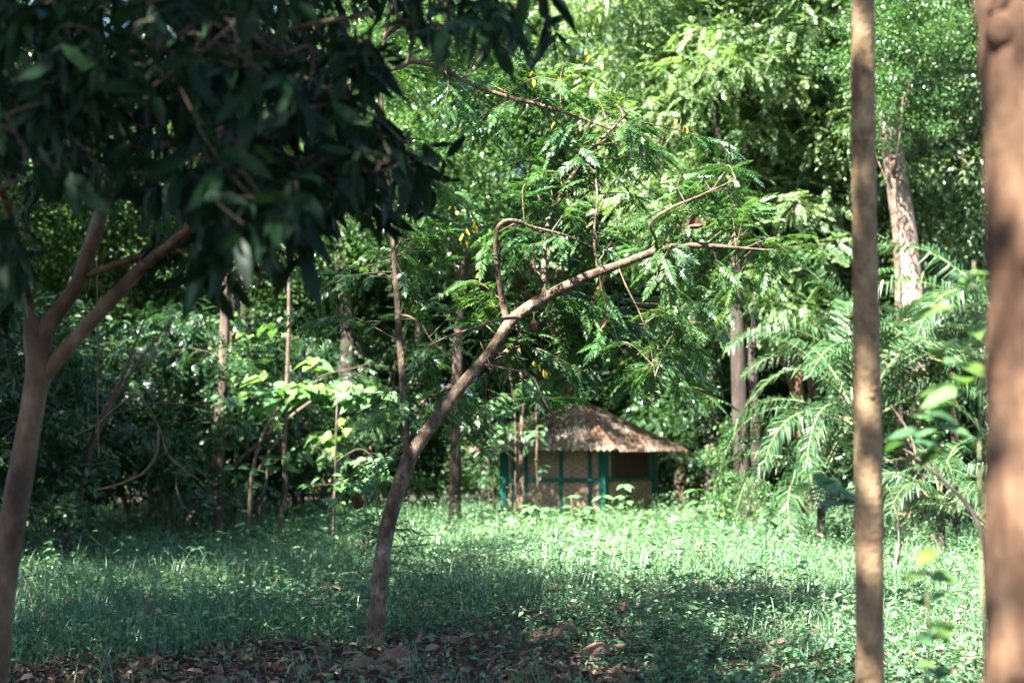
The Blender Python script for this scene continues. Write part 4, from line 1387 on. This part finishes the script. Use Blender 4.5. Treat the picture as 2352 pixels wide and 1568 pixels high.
def small_fern_palm(label, px, d, n, L, seed, az=(0, 6.28), g_='palm seedlings in the grass'):
    g = np.random.default_rng(seed)
    root = thing('palm_seedling', label, 'plant', G(px, d), g_)
    for i in range(n):
        o = part('frond', FROND[int(g.integers(3))], root)
        o.location = (0, 0, .02)
        o.rotation_euler = (g.uniform(.15, .75), g.normal(0, .1), g.uniform(*az))
        s_ = L / 3.1 * g.uniform(.8, 1.1)
        o.scale = (s_ * 1.3, s_, s_)


small_fern_palm('white-lit fern-like palm seedling in front of the hut and young tree', 1172, 31.5, 7, 1.15, 1)
small_fern_palm('small palm seedling with a few fronds left of the white-lit one', 1085, 31, 5, .7, 2)
small_fern_palm('small palm seedling at the open end of the hut', 1525, 33, 6, .75, 3)
small_fern_palm('shaded palm seedling against the hut plinth', 1440, 36, 5, .9, 4)
small_fern_palm('palm seedling in the grass near the two trunks', 1620, 33, 5, .8, 5)


def seedling(label, px, d, h, seed):
    g = np.random.default_rng(seed)
    b = G(px, d)
    root = thing('seedling', label, 'plant', b, 'leafy seedlings in front of the hut')
    mb, lv = MB(), MB()
    h *= 1.12
    tip = b + [g.normal(0, .06), 0, h]
    path = tube(mb, [b - [0, 0, .02], (b + tip) / 2 + [g.normal(0, .02), 0, 0], tip], [.014, .01, .006], 5, 4)
    for f in np.linspace(.35, 1, 5):
        p = path[int(f * (len(path) - 1))]
        m = 5
        az = g.uniform(0, 6.28, m)
        dd = np.stack([np.cos(az), np.sin(az), g.normal(-.05, .2, m)], -1)
        lv.inst(L_OVAL, frames(dd, np.array([0, -.2, 1.0]) + g.normal(0, .2, (m, 3))), np.repeat(p[None], m, 0), g.uniform(.18, .33, m) * (.7 + .4 * f), np.clip(g.normal(.5, .15, m), 0, 1))
    mb.build('stem', M['stem_green'], root, True, b)
    lv.build('foliage', M['broad'], root, False, b)


for i, (px, d, h, lab) in enumerate([
        (1318, 32, .75, 'leafy seedling in front of the hut beside the near corner'), (1352, 31, .6, 'shorter seedling just right of the first before the green corner'),
        (1385, 33, .7, 'seedling with wide top leaves below the green corner post'), (1432, 32.5, .95, 'tallest seedling in front of the open side of the hut'),
        (1468, 30, .5, 'low bushy seedling right of the tallest one'), (1600, 31, .85, 'upright seedling between the hut and the two trunks'),
        (1660, 30, .7, 'seedling at the foot of the palm fronds'), (1265, 31, .55, 'small seedling below the bamboo wall beside the white-lit palm'),
        (1222, 30, .6, 'round-leaved seedling crowding the white-lit palm'), (1760, 27, .6, 'seedling in the sunny grass under the arching frond'), (1560, 29, .45, 'small seedling in the brightest grass')]):
    seedling(lab, px, d, h, 40 + i)


# ------------------------------------------------------------------ stones, sticks
def stone(label, px, py, d, size, seed):
    g = np.random.default_rng(seed)
    import bmesh
    bm = bmesh.new()
    bmesh.ops.create_icosphere(bm, subdivisions=4, radius=1)
    n = norm(g.normal(0, 1, (14, 3)))
    c = g.uniform(.62, .95, 14)
    for v in bm.verts:
        p = np.array(v.co)
        for a, b in zip(n, c):
            k = p.dot(a) - b
            if k > 0:
                p = p - a * k * .93
        p += .02 * np.sin(p[[1, 2, 0]] * 9 + seed)
        v.co = p * size
    me = bpy.data.meshes.new('stone')
    bm.to_mesh(me)
    bm.free()
    for p in me.polygons:
        p.use_smooth = True
    me.materials.append(M['stone'])
    o = bpy.data.objects.new('stone', me)
    C.objects.link(o)
    x = P(px, py, d)[0]
    o.location = (x, d, gz(x, d) + size[2] * .25)
    o.rotation_euler = (g.normal(0, .12), g.normal(0, .12), g.uniform(0, 6.28))
    tag(o, label, 'stone', 'brown stones in the leaf litter')


stone('flat reddish stone lowest at the foot of the leaning tree', 828, 1530, 10.9, (.15, .12, .1), 1)
stone('angular brown stone with a sharp top edge by the leaning tree', 905, 1515, 11.2, (.17, .13, .15), 2)
stone('small round reddish stone behind the angular one', 922, 1488, 11.7, (.1, .08, .1), 3)
stone('low brown stone half buried between the two larger ones', 868, 1545, 10.75, (.14, .1, .07), 4)
stone('brown stone half hidden by leaves at the end of the leaf-strewn path', 1300, 1425, 13.2, (.19, .13, .13), 5)
stone('small stone in the weeds behind the leaning tree', 1030, 1440, 13.0, (.14, .1, .08), 6)
stone('reddish stone low in the grass nearest the path end', 1375, 1480, 12.2, (.17, .13, .1), 7)


def stick(label, pts, d, wid):
    mb = MB()
    w = []
    px_branch(mb, pts, d, wid, 7, 5)
    b = P(pts[0][0], pts[0][1], d)
    tag(mb.build('fallen_stick', M['twig'], None, True, b), label, 'stick', 'fallen sticks')


stick('curved pale stick poking up at the end of the path', [(1062, 1375, .2), (1068, 1395, .1), (1085, 1418), (1110, 1430, -.1)], 13.4, [4, 8, 9])
stick('yellowish stick lying in the litter beside the leaning tree', [(728, 1462, .1), (745, 1480), (760, 1495, -.1)], 11.6, [10, 9])


# vines and dead twigs hanging in the shaded bushes
def vine(label, pts, d, wid):
    mb = MB()
    px_branch(mb, pts, d, wid, 6, 6, .06)
    tag(mb.build('vine', M['twig'], None, True, P(pts[0][0], pts[0][1], d)), label, 'vine', 'bare vines in the shaded bushes')


vine('bare vine curving out of the dark bushes down to the grass', [(280, 880), (330, 920, -.3), (365, 980), (385, 1040), (420, 1075), (455, 1100)], 22, [6, 5, 4])
vine('knobbly brown vine hooked in the shade under the feathery bush', [(215, 1125), (260, 1115), (305, 1098), (335, 1080), (360, 1040), (365, 985)], 21, [5, 9, 6])
vine('long thin vine hanging straight down beside the diagonal limb', [(222, 600), (225, 760), (224, 920), (228, 1050)], 19, [4, 4, 3])
vine('horizontal bare twig reaching across the dark bushes', [(190, 960), (280, 945), (360, 925), (450, 930), (560, 925)], 24, [5, 4, 3])
vine('slanting bare twig under the straight brown trunk in the bushes', [(170, 1000), (220, 975), (260, 940), (310, 900)], 20, [4, 5, 4])
vine('drooping vine at the edge of the dark grass', [(430, 1065), (405, 1100), (415, 1150), (440, 1180)], 24, [4, 4, 3])
vine('thin arching vine before the palm fronds beside the thin trunk', [(2062, 1295), (2068, 1240), (2058, 1170), (2042, 1120)], 16, [6, 5, 4])
vine('hanging thread-thin vine left of the upright stem', [(925, 690), (912, 800), (900, 900), (880, 960)], 14, [3, 3, 2])
